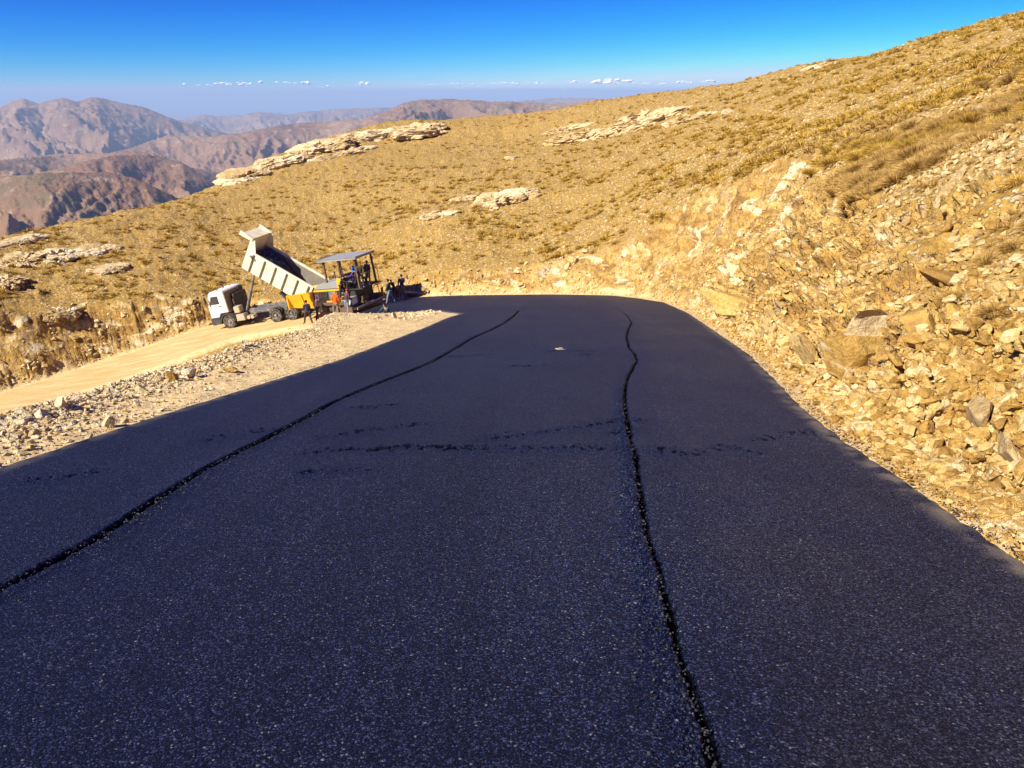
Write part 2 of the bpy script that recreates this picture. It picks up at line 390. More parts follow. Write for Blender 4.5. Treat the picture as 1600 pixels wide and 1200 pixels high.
def m_asphalt():
    t = NT('fresh_asphalt'); p = t.obj()
    v = t.n('ShaderNodeTexVoronoi', feature='F1'); t.set(v.inputs['Vector'], p); v.inputs['Scale'].default_value = 118
    cr = t.n('ShaderNodeSeparateColor', {0: v.outputs['Color']})
    v2 = t.n('ShaderNodeTexVoronoi', feature='F1'); t.set(v2.inputs['Vector'], p); v2.inputs['Scale'].default_value = 160
    cr2 = t.n('ShaderNodeSeparateColor', {0: v2.outputs['Color']})
    grain = t.math('ADD', t.math('MULTIPLY', cr.outputs[0], .6), t.math('MULTIPLY', cr2.outputs[1], .4))
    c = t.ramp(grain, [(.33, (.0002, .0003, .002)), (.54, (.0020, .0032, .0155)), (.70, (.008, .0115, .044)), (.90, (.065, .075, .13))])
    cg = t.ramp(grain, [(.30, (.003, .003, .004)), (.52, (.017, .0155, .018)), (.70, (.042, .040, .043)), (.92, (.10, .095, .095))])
    lane = t.math('ADD', t.math('SUBTRACT', t.attr('lane'), .10), t.math('MULTIPLY', t.math('SUBTRACT', t.noise(p, .35, 5, .6), .56), 1.7), clamp=True)  # mat tone by lane, with the far road's painted sheen
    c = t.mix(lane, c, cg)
    spark = t.math('GREATER_THAN', cr.outputs[2], .992)
    c = t.mix(t.math('MULTIPLY', spark, .6), c, (.30, .29, .28))
    big = t.noise(p, .5, 4); c = t.mix(t.ramp(big, [(.35, .0), (.65, .7)]), c, t.mix(1, c, (.45, .47, .6), 'MULTIPLY'))
    sk = t.n('ShaderNodeMapping', {'Vector': p}); sk.inputs['Scale'].default_value = (2.6, .10, .1); sk.inputs['Rotation'].default_value = (0, 0, .06)
    c = t.mix(t.ramp(t.noise(sk, 1.0, 5, .65), [(.38, .0), (.62, .55)]), c, t.mix(1, c, (.5, .5, .55), 'MULTIPLY'))
    c = t.mix(t.ramp(t.noise(p, 2.2, 5, .7), [(.58, 0.), (.72, .35)]), c, t.mix(1, c, (1.9, 1.85, 1.7), 'MULTIPLY'))
    sm = t.attr('seam'); c = t.mix(sm, c, (.0015, .0015, .002))
    dst = t.ramp(t.attr('dust'), [(0, 0.), (1, 1.)]); c = t.mix(t.math('MULTIPLY', dst, .5), c, (.34, .27, .18))
    hh = t.math('SUBTRACT', 1, v.outputs['Distance']); hh = t.math('ADD', hh, t.math('MULTIPLY', t.math('SUBTRACT', 1, v2.outputs['Distance']), .4))
    hh = t.math('ADD', hh, t.math('MULTIPLY', cr.outputs[1], .9))
    nr = t.bump(hh, .75, .006); nr = t.bump(t.noise(p, 14, 4, .6), .25, .012, nr)
    rg = t.ramp(cr.outputs[1], [(0, .42), (1, .75)])
    t.fin(c, rg, nr, t.math('MULTIPLY', t.math('SUBTRACT', 1, sm), .32)); t.b.inputs['Specular Tint'].default_value = (.50, .62, 1, 1); t.b.inputs['Diffuse Roughness'].default_value = .3
    return t.m

def m_rock(name, ramp, sc=1.0, dk=.6):
    t = NT(name); p = t.obj(); g = t.n('ShaderNodeNewGeometry'); wp = g.outputs['Position']
    oi = t.n('ShaderNodeObjectInfo').outputs['Random']
    r = t.math('FRACT', t.math('ADD', g.outputs['Random Per Island'], oi))
    mp = t.n('ShaderNodeMapping', {'Vector': wp}); mp.inputs['Rotation'].default_value = (.5, .4, .2); mp.inputs['Scale'].default_value = (1, 1, 2.6)
    f = t.math('ADD', t.math('MULTIPLY', r, .48), t.math('MULTIPLY', t.noise(mp, 2.2*sc, 7, .7, .5), .74))
    c = t.ramp(t.math('SUBTRACT', f, .04), ramp)
    c = t.mix(t.ramp(t.noise(mp, 1.3*sc, 6, .65, .8), [(.58, 0.), (.66, .7)]), c, (.80, .67, .42))
    c = t.mix(t.ramp(t.noise(mp, 5*sc, 5, .7, 1.5), [(.33, dk), (.42, 0.)]), c, (.16, .09, .035))
    c = t.mix(t.ramp(t.noise(wp, 11*sc, 4, .7), [(.38, dk*.9), (.55, 0.)]), c, (.26, .15, .05))
    h = t.math('ADD', t.noise(wp, 9*sc, 6, .7), t.math('MULTIPLY', t.noise(wp, 35, 3, .7), .3))
    return t.fin(c, .9, t.bump(h, 1.0, .08), .2)
OCHRE = [(.2, (.22, .11, .024)), (.4, (.44, .25, .056)), (.56, (.60, .375, .10)), (.74, (.73, .52, .20)), (.9, (.86, .71, .42))]
PALE = [(.2, (.50, .34, .14)), (.5, (.74, .57, .30)), (.8, (.86, .73, .48))]
CREAM = [(.2, (.30, .19, .07)), (.42, (.50, .355, .16)), (.68, (.69, .54, .30)), (.9, (.82, .71, .48))]

def m_plain(name, col, rough=.5, var=.25, scale=4, dirt=(.36, .25, .12), dirty=.35, spec=.4, metal=0):
    t = NT(name); p = t.obj()
    c = t.mix(t.ramp(t.noise(p, scale, 5, .6), [(.45, 0.), (.7, dirty)]), col, dirt)
    c = t.mix(t.math('MULTIPLY', t.noise(p, scale*6, 4), var), c, (0.01, 0.01, 0.01))
    return t.fin(c, rough, t.bump(t.noise(p, scale*12, 3), .15, .01), spec, metal)

def m_shrub(stops, nm):
    t = NT(nm); g = t.n('ShaderNodeNewGeometry'); oi = t.n('ShaderNodeObjectInfo').outputs['Random']
    r = t.math('ADD', t.math('MULTIPLY', g.outputs['Random Per Island'], .5), t.math('MULTIPLY', t.noise(g.outputs['Position'], .6, 3), .55))
    r = t.math('ADD', r, t.math('MULTIPLY', t.math('SUBTRACT', oi, .5), .25))
    c = t.ramp(r, stops)
    return t.fin(c, .9, None, .1)

M_TER = m_terrain(); M_TRK = m_track(); M_ASP = m_asphalt()
M_OCH = m_rock('ochre_limestone', OCHRE); M_SLP = m_rock('slope_limestone', [(.2, (.26, .15, .04)), (.42, (.46, .30, .10)), (.62, (.64, .47, .20)), (.88, (.84, .69, .40))]); M_PALE = m_rock('pale_gravel', PALE, 1.5, .25); M_CREAM = m_rock('cream_limestone', CREAM, .6)
M_SHRUB = m_shrub([(.2, (.16, .09, .02)), (.42, (.33, .20, .035)), (.62, (.52, .32, .05)), (.85, (.68, .47, .13))], 'golden_grass_blades')
M_SHRUB2 = m_shrub([(.2, (.20, .115, .03)), (.42, (.36, .215, .06)), (.62, (.50, .31, .09)), (.85, (.64, .44, .16))], 'taupe_shrub_twigs')
M_CRUMB = m_plain('asphalt_crumb', (.02, .02, .026), .55, .3, 20, (.05, .05, .05), .3)

# ------------------------------------------------------------------ terrain, track, asphalt
plat = np.maximum(np.where(inP, 1, 0), sstep(.7, 0, d+.25*fbm(P, 1.2, 3)))
plat = np.maximum(plat, fill*sstep(6, 1, d)*.8)
ter_mask = ~(inA & (dA > .6))
ter = sheet('mountainside', P, ter_mask, [M_TER], {'cut': cut*sstep(-.1, .25, cut+.25*fbm(P, 1.5, 3)), 'plat': plat}, True)
tag(ter, kind='structure')

tm = (sT > -.5) & (sA < .3) & (RR > 30)
ragT = sT.copy(); ragT[tm] += .35*fbm(P[tm], .6, 3)
rut = .03*np.cos(((X*math.sin(TR_AZ+math.pi/2)+Y*math.cos(TR_AZ+math.pi/2))*2*math.pi/1.1))*.5
PT = np.stack([X, Y, Sg+.012-.06*sstep(.12, -.15, ragT)+rut*sstep(.3, 1, sT)], -1)
trk = sheet('dirt_track', PT, tm, [M_TRK], {}, True); tag(trk, kind='structure')

# asphalt mat: raised edge, paving joints, roller stop marks
jl = [(-260, 1110), (-120, 1010), (0, 930), (70, 893), (150, 850), (250, 783), (300, 752), (324, 737), (370, 713), (420, 688), (463, 665), (520, 633), (562, 614), (600, 598), (640, 583), (675, 568), (712, 546), (739, 529), (765, 518), (787, 507), (802, 496), (811, 485)]
jr = [(1180, 1400), (1140, 1290), (1114, 1200), (1106, 1162), (1090, 1120), (1069, 1057), (1055, 1010), (1046, 967), (1036, 930), (1031, 900), (1012, 850), (1002, 792), (997, 750), (993, 717), (985, 690), (981, 665), (977, 645), (976, 627), (977, 610), (980, 595), (988, 580), (995, 566), (992, 556), (983, 546), (979, 528), (982, 516), (987, 506), (982, 497), (972, 488), (950, 477), (925, 469)]
JL = [tuple(gnd(*q)[:2]) for q in jl]; JR = [tuple(gnd(*q)[:2]) for q in jr]
am = (sA > -.35) & (RR < 75)
Pa = P[am]; Xa, Ya, sa, ra = X[am], Y[am], sA[am], RR[am]
ns_e = 1.3*fbm(Pa, 2.6, 4, .7)
jit = .02*fbm(Pa, 9, 3, .6)+.012*perlin(Pa*28)
dJL, ax_, _ = seg_dist(Xa, Ya, JL, False); dJR, bx_, _ = seg_dist(Xa, Ya, JR, False)
sideR = np.where(Xa < bx_, 1, 0)
wL = .027+.010*perlin(Pa*2.1)+.0008*ra; wR = (.018+.009*perlin(Pa*1.7)+.0006*ra)*sstep(34, 24, ra)
gl = sstep(wL+.012, wL-.012, dJL+jit); grv = sstep(wR+.010, wR-.010, dJR+jit)
marks = [[(480, 712), (540, 706), (600, 709), (650, 701), (720, 706), (790, 703), (870, 707), (960, 704), (1060, 713)],
         [(1040, 705), (1090, 716), (1130, 703), (1170, 711)], [(870, 676), (925, 671), (950, 664), (985, 661)], [(955, 682), (985, 674)],
         [(490, 690), (540, 683), (600, 672), (660, 668)], [(60, 756), (110, 748), (150, 742)], [(760, 690), (860, 678), (920, 672)],
         [(1180, 690), (1230, 684), (1290, 676)], [(700, 560), (760, 556)], [(560, 640), (620, 636)], [(910, 557), (935, 556)], [(800, 575), (850, 573)],
         [(860, 551), (930, 551)], [(330, 690), (420, 676)], [(480, 745), (560, 738)]]
mk = np.zeros(Xa.shape); rgh = np.zeros(Xa.shape)
sel = (ra < 26)
Ps = Pa[sel]; nz1 = fbm(Ps*np.array([1, .6, 1]), 15, 3, .7); nz2 = fbm(Ps, 2.4, 2)
for q in marks:
    pl = [tuple(gnd(*w)[:2]) for w in q]
    dm, _, _ = seg_dist(Xa[sel], Ya[sel], pl, False)
    dm = dm+.10*np.abs(fbm(Ps, 3, 2))
    band = sstep(.26, .02, dm)
    mk[sel] = np.maximum(mk[sel], sstep(.55, .72, band*.50+nz1*.95+nz2*.35)*(band > .03)); rgh[sel] = np.maximum(rgh[sel], sstep(.35, .0, dm))
seam = np.clip(np.maximum(np.maximum(gl, grv), mk*.85), 0, 1)
loose = np.maximum(np.exp(-((dJR-.07)/.07)**2)*sideR, .6*np.exp(-((dJL-.05)/.05)**2))*sstep(16, 6, ra)
nz = S(Xa, Ya)
zA = nz+.035*sstep(-.10, .06, sa+.045*ns_e)-.09*sstep(.0, -.2, sa+.045*ns_e)
zA = zA-.028*gl-.024*grv-.016*mk+(loose+.4*rgh)*(.006+.022*np.abs(perlin(Pa*38)))
zA = zA+.004*fbm(Pa, 1.1, 3)
PA = np.stack([X, Y, Sg], -1); PA[am, 2] = zA
def full(v): o_ = np.zeros(X.shape); o_[am] = v; return o_
lane_sheen = np.where(Xa > bx_, sstep(.0, .5, dJR)*.65, sstep(.6, .0, dJR)*.1)+.75*sstep(9, 26, ra)  # right lane's own grey, plus grazing sheen painted in with distance
dust = sstep(.22, .0, sa)*sstep(-.1, .5, fbm(Pa, 4, 3)+.2)*.8
asp = sheet('asphalt_road', PA, am, [M_ASP], {'seam': full(seam), 'dust': full(dust), 'lane': full(lane_sheen)}, True); tag(asp, kind='structure')

def ground_z(x, y):
    """height of the walking surface near x, y on the platform"""
    s_ = float(S(np.array([x]), np.array([y]))[0])
    ia = bool(inside(np.array([x]), np.array([y]), A_POLY)[0])
    return s_+(.035 if ia else .012)

def hit(px, py, tol=4):
    m = (np.abs(TPX-px) < tol) & (np.abs(TPY-py) < tol) & (TZC > .5)
    if not m.any(): return None
    i = np.where(m.ravel(), TZC.ravel(), 1e9).argmin()
    return P.reshape(-1, 3)[i], NRM.reshape(-1, 3)[i], (i//NA, i % NA)

# ------------------------------------------------------------------ rocks
def ico(sub):
    import bmesh
    bm = bmesh.new(); bmesh.ops.create_icosphere(bm, subdivisions=sub, radius=1)
    V = np.array([v.co[:] for v in bm.verts]); F = np.array([[v.index for v in f.verts] for f in bm.faces]); bm.free()
    return V, F
ICO = {k: ico(k) for k in (1, 2, 3, 4, 5)}
def hull(seed, n=13, flat=.65):
    import bmesh
    r = np.random.default_rng(seed); q = r.normal(size=(n, 3)); q /= np.linalg.norm(q, axis=1)[:, None]; q *= (.75+.35*r.random((n, 1)))
    bm = bmesh.new()
    for v in q: bm.verts.new(v)
    bmesh.ops.convex_hull(bm, input=bm.verts)
    for v in [v for v in bm.verts if not v.link_faces]: bm.verts.remove(v)
    bmesh.ops.recalc_face_normals(bm, faces=bm.faces); bm.verts.index_update()
    V = np.array([v.co[:] for v in bm.verts]); F = np.array([[v.index for v in f.verts] for f in bm.faces]); bm.free()
    return V*np.array([1, .55+.4*r.random(), flat*(.6+.6*r.random())]), F
def rock_shape(sub, seed, flat=.7, cuts=9, lumps=.12, keep=.62):
    r = np.random.default_rng(seed); V, F = ICO[sub]; V = V.copy()
    for _ in range(cuts):
        n = r.normal(size=3); n /= np.linalg.norm(n); h = keep+r.random()*(.75-keep)
        dd_ = V@n; m = dd_ > h; V[m] -= n*(dd_[m]-h)[:, None]
    if sub >= 2: V = V*(1+lumps*fbm(V+seed*3.1, 1.4, 3)[:, None])
    if sub >= 4: V = V*(1+.05*fbm(V+seed*1.7, 5, 3, .6)[:, None])
    V = V*np.array([1, .6+.35*r.random(), flat*(.7+.5*r.random())])
    return V, F
def mesh_from(name, V, F, mat, smooth=False):
    me = bpy.data.meshes.new(name); F = np.asarray(F)
    k = F.shape[1]
    me.vertices.add(len(V)); me.vertices.foreach_set('co', np.asarray(V, np.float32).ravel())
    me.loops.add(F.size); me.loops.foreach_set('vertex_index', F.astype(np.int32).ravel())
    me.polygons.add(len(F)); me.polygons.foreach_set('loop_start', np.arange(0, F.size, k, dtype=np.int32))
    me.polygons.foreach_set('loop_total', np.full(len(F), k, np.int32))
    me.polygons.foreach_set('use_smooth', np.full(len(F), smooth, bool))
    me.update(); me.materials.append(mat); return me
def add_obj(name, me, loc=(0, 0, 0), parent=None):
    o = bpy.data.objects.new(name, me); C.objects.link(o); o.location = loc
    if parent: o.parent = parent
    return o

def rot_from(n, ang):
    n = np.asarray(n); a = np.array([math.cos(ang), math.sin(ang), 0.]); t = a-n*(a@n); t /= np.linalg.norm(t)
    b = np.cross(n, t); return np.stack([t, b, n], 1)

def merged(name, shapes, items, mat, smooth=False):
    """items: (variant, R, scale, pos)"""
    Vs = []; Fs = []; o = 0
    for k, R, s, p in items:
        V, F = shapes[k]; W = (V*s)@R.T+p; Vs.append(W); Fs.append(F+o); o += len(V)
    return add_obj(name, mesh_from(name, np.concatenate(Vs), np.concatenate(Fs), mat, smooth))

# candidate sites, even over what is in view
def sites(n, prob, rmin=2, rmax=200):
    out = []
    w = (prob*np.clip((RR > rmin) & (RR < rmax), 0, 1)*np.clip((TPX > -120) & (TPX < 1720) & (TPY > -60) & (TPY < 1260), 0.03, 1))[:-1, :-1]
    dr = np.gradient(rs)/rs; w = w*(dr[:-1, None]/.003)*np.where(np.abs(AZ[:-1, :-1]) < math.radians(38), 1, 3)
    w = w.ravel(); w = w/w.sum()
    ii = RNG.choice(len(w), size=n, p=w); i = ii//(NA-1); j = ii % (NA-1)
    a = RNG.random((n, 1)); b = RNG.random((n, 1))
    Q = P[i, j]*(1-a)*(1-b)+P[i+1, j]*a*(1-b)+P[i, j+1]*(1-a)*b+P[i+1, j+1]*a*b
    return Q, NRM[i, j], RR[i, j], i, j

edge_ok = np.where(sA < -.04, 1, 0)*np.where(sT < -.1, 1, 0)
talus = edge_ok*np.where(inP, 0, 1)*sstep(2.6, .2, d)*(Ng > Sn)*(1)
shape1 = [hull(100+k, 9, .7) for k in range(16)]
shape2 = [hull(200+k, 15, .65) for k in range(20)]
shape3 = [rock_shape(4, 300+k, .62, 15, .05, .28) for k in range(12)]

rk = []    # (apparent, pos, normal, size, zone)
def collect(n, prob, zone, smin, smax, pw, rmin=2, rmax=200, app=None):
    Q, Nn, R_, i, j = sites(n, prob, rmin, rmax)
    u = RNG.random(n)**pw
    s = smin+(smax-smin)*u
    if app is not None: s = np.clip(s*app*R_, smin*.5, smax*8)
    for k in range(n): rk.append((s[k]/R_[k], Q[k], Nn[k], s[k], zone))
slope_open = (1-cut)*np.where(inP, 0, 1)*far_amp*edge_ok*sstep(-.3, .25, fbm(P, .25, 3)+.1)
right_side = np.where(X > .12*RR, 1, 0)
clump = sstep(-.25, .35, fbm(P, .55, 3))
collect(19000, talus*right_side*(.35+clump), 'cut', .010, .10, 3.2, 2, 60)
collect(90, talus*right_side*sstep(14, 6, RR), 'cut', .08, .18, 2.0, 3, 20)
collect(7000, cut*edge_ok*(.25+.9*(1-rough))*(.3+clump)*right_side, 'cut', .012, .16, 3.2, 3, 90, )
strip = right_side*edge_ok*np.exp(-((sA+.28)/.22)**2)*np.where(RR < 45, 1, 0)
collect(5000, strip, 'cut', .008, .045, 2.6, 2, 45)
collect(1200, strip*sstep(-.15, -.4, sA), 'cut', .03, .09, 2.6, 2, 45)
collect(1500, talus*(1-right_side), 'bank', .04, .15, 2.4, 30, 90)
collect(420, cut*edge_ok*(1-right_side)*(.1+clump**2), 'bank', .06, .36, 2.6, 30, 90)
collect(27000, slope_open, 'slope', .0028, .0110, 1.9, 9, 190, 1.0)
collect(1500, slope_open*sstep(-.1, .3, fbm(P+50, .12, 3)), 'slope', .005, .011, 2.2, 14, 190, 1.0)
upr = slope_open*sstep(.1, .3, AZ)
collect(2600, upr, 'slope', .004, .015, 2.4, 8, 130, 1.0)
bermp = np.exp(-(dC/.6)**2)*edge_ok*sstep(30, 18, RR)
collect(8500, bermp, 'berm', .010, .062, 2.6, 3, 50)
collect(2600, np.exp(-(dC/.9)**2)*edge_ok*np.where(inP, 1, 0)*sstep(50, 30, RR), 'shoulder', .01, .055, 2.4, 3, 60)
collect(3500, flat_free*edge_ok, 'shoulder', .006, .035, 2.6, 3, 60)
# wide stony patch on the spit of ground between the two legs
spit = inP*sstep(24, 32, RR)*sstep(52, 46, RR)*edge_ok*(X < -3)
collect(1500, spit*np.exp(-((TPY-520-(560-TPX)*.1)/11)**2), 'berm', .02, .11, 2.6, 22, 60)
rk.sort(key=lambda q: -q[0])
big = rk[:230]; small = rk[230:]
VAR = {}
for k in range(12):
    for nm, mt in (('o', M_OCH), ('p', M_PALE), ('s', M_SLP)): VAR[(nm, k)] = mesh_from('rock', *shape3[k], mt)
ZL = {'cut': ('ochre limestone rock lying loose on the broken right-hand road cut', 'loose rocks on the right-hand road cut', 'o'),
      'bank': ('ochre rock in the cut bank above the dirt track on the left', 'rocks in the bank above the dirt track', 's'),
      'slope': ('weathered pale rock among the dry grass of the open mountainside', 'rocks strewn over the open mountainside', 's'),
      'berm': ('small pale stone in the rubble berm between asphalt and dirt track', 'stones of the rubble berm', 'p'),
      'shoulder': ('small pale stone on the gravel shoulder left of the asphalt', 'stones on the gravel shoulder', 'p')}
def place_rock(o, p, n, s, sink=.25, ang=None):
    R = rot_from(n if n[2] > .3 else (n+np.array([0, 0, .6]))/np.linalg.norm(n+np.array([0, 0, .6])), ang if ang is not None else random.uniform(0, 6.28))
    M = Matrix([list(R[i]*s)+[p[i]] for i in range(3)]+[[0, 0, 0, 1]]); o.matrix_world = M
    o.location = Vector(p)+Vector(n)*s*sink
for a, p, n, s, z in big:
    lab, grp, mt = ZL[z]
    o = add_obj('rock', VAR[(mt, random.randrange(12))]); place_rock(o, p, n, s, .22)
    tag(o, lab, 'rock', grp)
for zset, nm, mt in ((('cut',), 'loose_rubble', M_OCH), (('slope', 'bank'), 'slope_stones', M_SLP), (('berm', 'shoulder'), 'gravel', M_PALE)):
    for lod, sh in ((0, shape2), (1, shape1)):
        items = []
        for a, p, n, s, z in small:
            if z in zset and (a > .006) == (lod == 0):
                items.append((random.randrange(len(sh)), rot_from(n if n[2] > .3 else np.array([0, 0, 1.]), random.uniform(0, 6.28)), s, p+n*s*.3))
        if items:
            o = merged(nm, sh, items, mt); tag(o, kind='stuff')
            print(nm, len(items))

# asphalt crumbs along the joints and loose on the mat
items = []
for JJ, side, n in ((JR, -1, 1500), (JL, 1, 900), ([tuple(q[:2]) for q in RE[::-1]], 1, 900), ([tuple(q[:2]) for q in LE], -1, 900)):
    pts = np.array(JJ); segs = np.diff(pts, axis=0); L = np.hypot(segs[:, 0], segs[:, 1]); mid_r = np.hypot(pts[:-1, 0], pts[:-1, 1])
    w = L/np.maximum(mid_r, 1.5)**1.3; w /= w.sum()
    for k in RNG.choice(len(segs), size=n, p=w):
        t_ = random.random(); q = pts[k]+segs[k]*t_; off = abs(random.gauss(0, .09))*side-.0
        if math.hypot(q[0], q[1]) > 16: continue
        x, y = q[0]+off, q[1]; s = random.uniform(.004, .013)
        items.append((random.randrange(14), rot_from(np.array([0, 0, 1.]), random.uniform(0, 6.28)), s, np.array([x, y, -H0-GR*y+.045])))
o = merged('asphalt_crumbs', shape1, items, M_CRUMB); tag(o, kind='stuff')

# single boulders that stand out
def boulder(px, py, s, label, mat=M_OCH, seed=0, flat=.8, cat='boulder', name='boulder', sink=.3, asp=(1, 1, 1), ang=None, cuts=13):
    h = hit(px, py, 5)
    if h is None: print('no hit', px, py); return
    V, F = rock_shape(4, 900+seed, flat, cuts, .07, .3); V = V*np.array(asp)
    o = add_obj(name, mesh_from(name, V, F, mat)); place_rock(o, h[0], h[1], s, sink, ang)
    tag(o, label, cat)
    return o
boulder(172, 662, .13, 'pale block stone lying alone on the gravel shoulder left of the asphalt', M_PALE, 1)
boulder(45, 657, .12, 'pale stone on the berm nearest the left edge of the photo', M_PALE, 2)
boulder(68, 647, .12, 'grey-white stone on the berm beside the far left of the dirt track', M_PALE, 3)
boulder(100, 634, .13, 'low white stone on the berm rising beside the dirt track', M_PALE, 4)
boulder(228, 610, .13, 'white rounded stone in front of the dark rubble of the berm', M_PALE, 5)
boulder(276, 592, .17, 'reddish block in the berm rubble', M_OCH, 6)
boulder(297, 586, .19, 'grey tilted slab next to the reddish block in the berm', M_PALE, 7, .5)
boulder(362, 577, .18, 'flat brown stone on the shoulder below the berm', M_OCH, 8, .35)
boulder(390, 536, .16, 'whitest boulder at the berm end in front of the truck wheels', M_PALE, 9)
boulder(621, 492, .22, 'white rock to the right of the seated man', M_PALE, 10)
boulder(594, 493, .2, 'pale rock at the feet of the seated man', M_PALE, 11)
for i, (px, py, s, lb, fl, asp_) in enumerate([
    (1338, 545, .85, 'tall orange split block standing upright in the right-hand cut', 1.1, (.8, .7, 1.2)),
    (1375, 515, .7, 'orange block with white face beside the tall split block', 1., (1, .8, 1)),
    (1435, 505, .58, 'squarish cream block above the rubble in the right-hand cut', .8, (1.1, .8, .9)),
    (1262, 540, .6, 'orange wedge block low in the cut left of the tall split block', .8, (1.2, .8, .8)),
    (1478, 440, .8, 'wide tan slab face high in the right-hand cut', .8, (1.4, .6, .7)),
    (1565, 450, .6, 'grey-veined slab at the right edge of the cut', .8, (1.1, .6, 1)),
    (1160, 465, 1.3, 'white-streaked slanting ledge rising from the road bend', .7, (1.5, .6, .9)),
    (1495, 560, .35, 'rounded orange boulder resting below the wide tan slab', .8, (1.2, .9, .8)),
    (1540, 640, .42, 'pale folded slab in the lower right of the cut', .6, (1.6, .8, .8)),
    (1400, 640, .2, 'orange boulder on the talus beside the road shoulder', .7, (1.3, .9, .8)),
    (1330, 630, .2, 'brown flat boulder on the talus with a dark hollow under it', .6, (1.5, .9, .8)),
    (1510, 760, .13, 'grey rounded stone on the talus near the road edge', .7, (1.3, 1, .8)),
    (1455, 690, .15, 'pinkish block among the talus stones', .7, (1.3, 1, .8)),
    (1585, 700, .32, 'large cream slab leaning at the right edge of the photo', .6, (1.5, .8, .8)),
    (1500, 220, .6, 'smooth rounded tan boulder on the slope top right', .8, (1.3, .9, .9)),
    (1540, 190, .8, 'long pale rock rib behind the smooth tan boulder', .5, (1.7, .6, .8)),
    (1480, 290, .5, 'pale slanting slab at the top of the right-hand cut', .5, (1.9, .5, .7)),
    (1300, 210, .35, 'flat cream slab among bushes on the upper right slope', .35, (1.6, .8, .8)),
    (1530, 170, .6, 'white rock patch on the slope below the upper right skyline', .4, (1.6, .9, .8)),
    (1135, 172, .9, 'rounded pale boulder on the slope below the skyline, right of the long ledge', .8, (1.2, .9, .9))]):
    boulder(px, py, s, lb, M_CREAM if i in (1, 8, 13, 14, 15, 16, 17, 18, 19) else M_OCH, 20+i, fl, asp=asp_, cuts=18, sink=-.22 if i < 14 else .0)

# layered limestone outcrops
def outcrop(pa, pb, h, label, seed, n=6, group=None, thick=.5):
    A = hit(*pa, 6); B = hit(*pb, 6)
    if A is None or B is None: print('outcrop miss', pa, pb); return
    A0, B0 = A[0], B[0]; ax = B0-A0; L = np.linalg.norm(ax); ax = ax/L
    r = np.random.default_rng(seed); Vs = []; Fs = []; o = 0
    up = np.array([0, 0, 1.]); bk = np.cross(up, ax); bk /= np.linalg.norm(bk)
    if bk[1] < 0: bk = -bk
    u2 = np.cross(ax, bk); u2 = u2 if u2[2] > 0 else -u2
    mid = (A0+B0)/2; h = min(h, L*.7)
    for k in range(n):
        V, F = ICO[5]; V = np.sign(V)*np.abs(V)**.72
        t_ = .08+.84*(k+r.random()*.6)/n; big_ = 1-.5*r.random()
        ln = L*(.22+.30*r.random())*(.6+.6*math.sin(math.pi*t_)); hh_ = h*(.45+.55*math.sin(math.pi*t_))*big_
        W = V[:, :1]*ln*ax+V[:, 1:2]*hh_*(1.2+r.random())*bk+V[:, 2:]*hh_*.50*u2
        W = W+A0+(B0-A0)*t_+bk*hh_*(.2+.9*r.random())-u2*hh_*.14
        q = np.stack([W@ax, W@bk, (W@u2)*1.6+.25*(W@ax)], 1)/h
        q = q+.25*np.stack([perlin(q*1.7), perlin(q*1.7+9), perlin(q*1.7+31)], -1)
        f1, e1, v1 = worley(q, 1.5); f2, e2, v2 = worley(q, 3.8)
        out = W-(A0+(B0-A0)*t_); out = out/np.linalg.norm(out, axis=1)[:, None]
        st2 = ((q[:, 2]*2.6) % 1)
        W = W+out*(hh_*((v1-.5)*.50+(v2-.5)*.24-.16*sstep(.10, 0, e1)-.08*sstep(.1, 0, e2)+.16*(st2-.5)+.25*fbm(q, .8, 4)))[:, None]
        Vs.append(W-mid); Fs.append(F+o); o += len(W)
    ob = add_obj('rock_outcrop', mesh_from('rock_outcrop', np.concatenate(Vs), np.concatenate(Fs), M_CREAM), mid)
    tag(ob, label, 'rock outcrop', group)
    return ob
outcrop((362, 282), (420, 262), 2.2, 'pale outcrop where the left skyline drops to the valley', 1, 7)
outcrop((410, 258), (478, 240), 2.4, 'pale layered outcrop on the skyline above the raised truck bed', 2, 8)
outcrop((470, 236), (540, 218), 2.6, 'long pale outcrop on the skyline, middle of the left ridge', 3, 8)
outcrop((530, 214), (610, 204), 2.6, 'pale outcrop on the skyline left of the highest ridge point', 4, 8)
outcrop((600, 203), (690, 196), 2.8, 'highest pale outcrop of the left ridge under the brown far mountain', 5, 9)
outcrop((500, 245), (580, 228), 1.6, 'low pale ledge just below the left ridge skyline', 6, 6)
outcrop((870, 216), (950, 205), 2.4, 'left broken end of the long ledge below the middle skyline', 7, 7)
outcrop((930, 208), (1045, 172), 2.6, 'long bright slanting ledge with a dark undercut below the middle skyline', 8, 9, thick=.42)
outcrop((850, 205), (910, 190), 1.6, 'small pale ledge above the left end of the long slanting ledge', 9, 5)
outcrop((1040, 190), (1100, 175), 1.4, 'thin grey ledge to the right of the long slanting ledge', 10, 5)
outcrop((752, 316), (820, 298), 1.7, 'pale rounded outcrop in the middle of the slope', 11, 6, thick=.6)
outcrop((700, 312), (735, 305), .9, 'small outcrop left of the rounded mid-slope outcrop', 12, 4)
outcrop((650, 334), (698, 328), 1.1, 'pale outcrop lowest of the three in the middle of the slope', 13, 5, thick=.6)
outcrop((66, 398), (112, 394), 1.3, 'grey crumbling outcrop left of the layered block on the left spur', 14, 5, thick=.7)
outcrop((108, 392), (182, 384), 1.4, 'layered pale block outcrop on the left spur', 15, 6, thick=.6)
outcrop((0, 412), (60, 398), 1.8, 'grey-cream outcrop at the left edge above the dirt track', 16, 7, thick=.7)
outcrop((0, 436), (34, 430), 1.3, 'dark-footed outcrop low at the left edge of the slope', 17, 4, thick=.7)
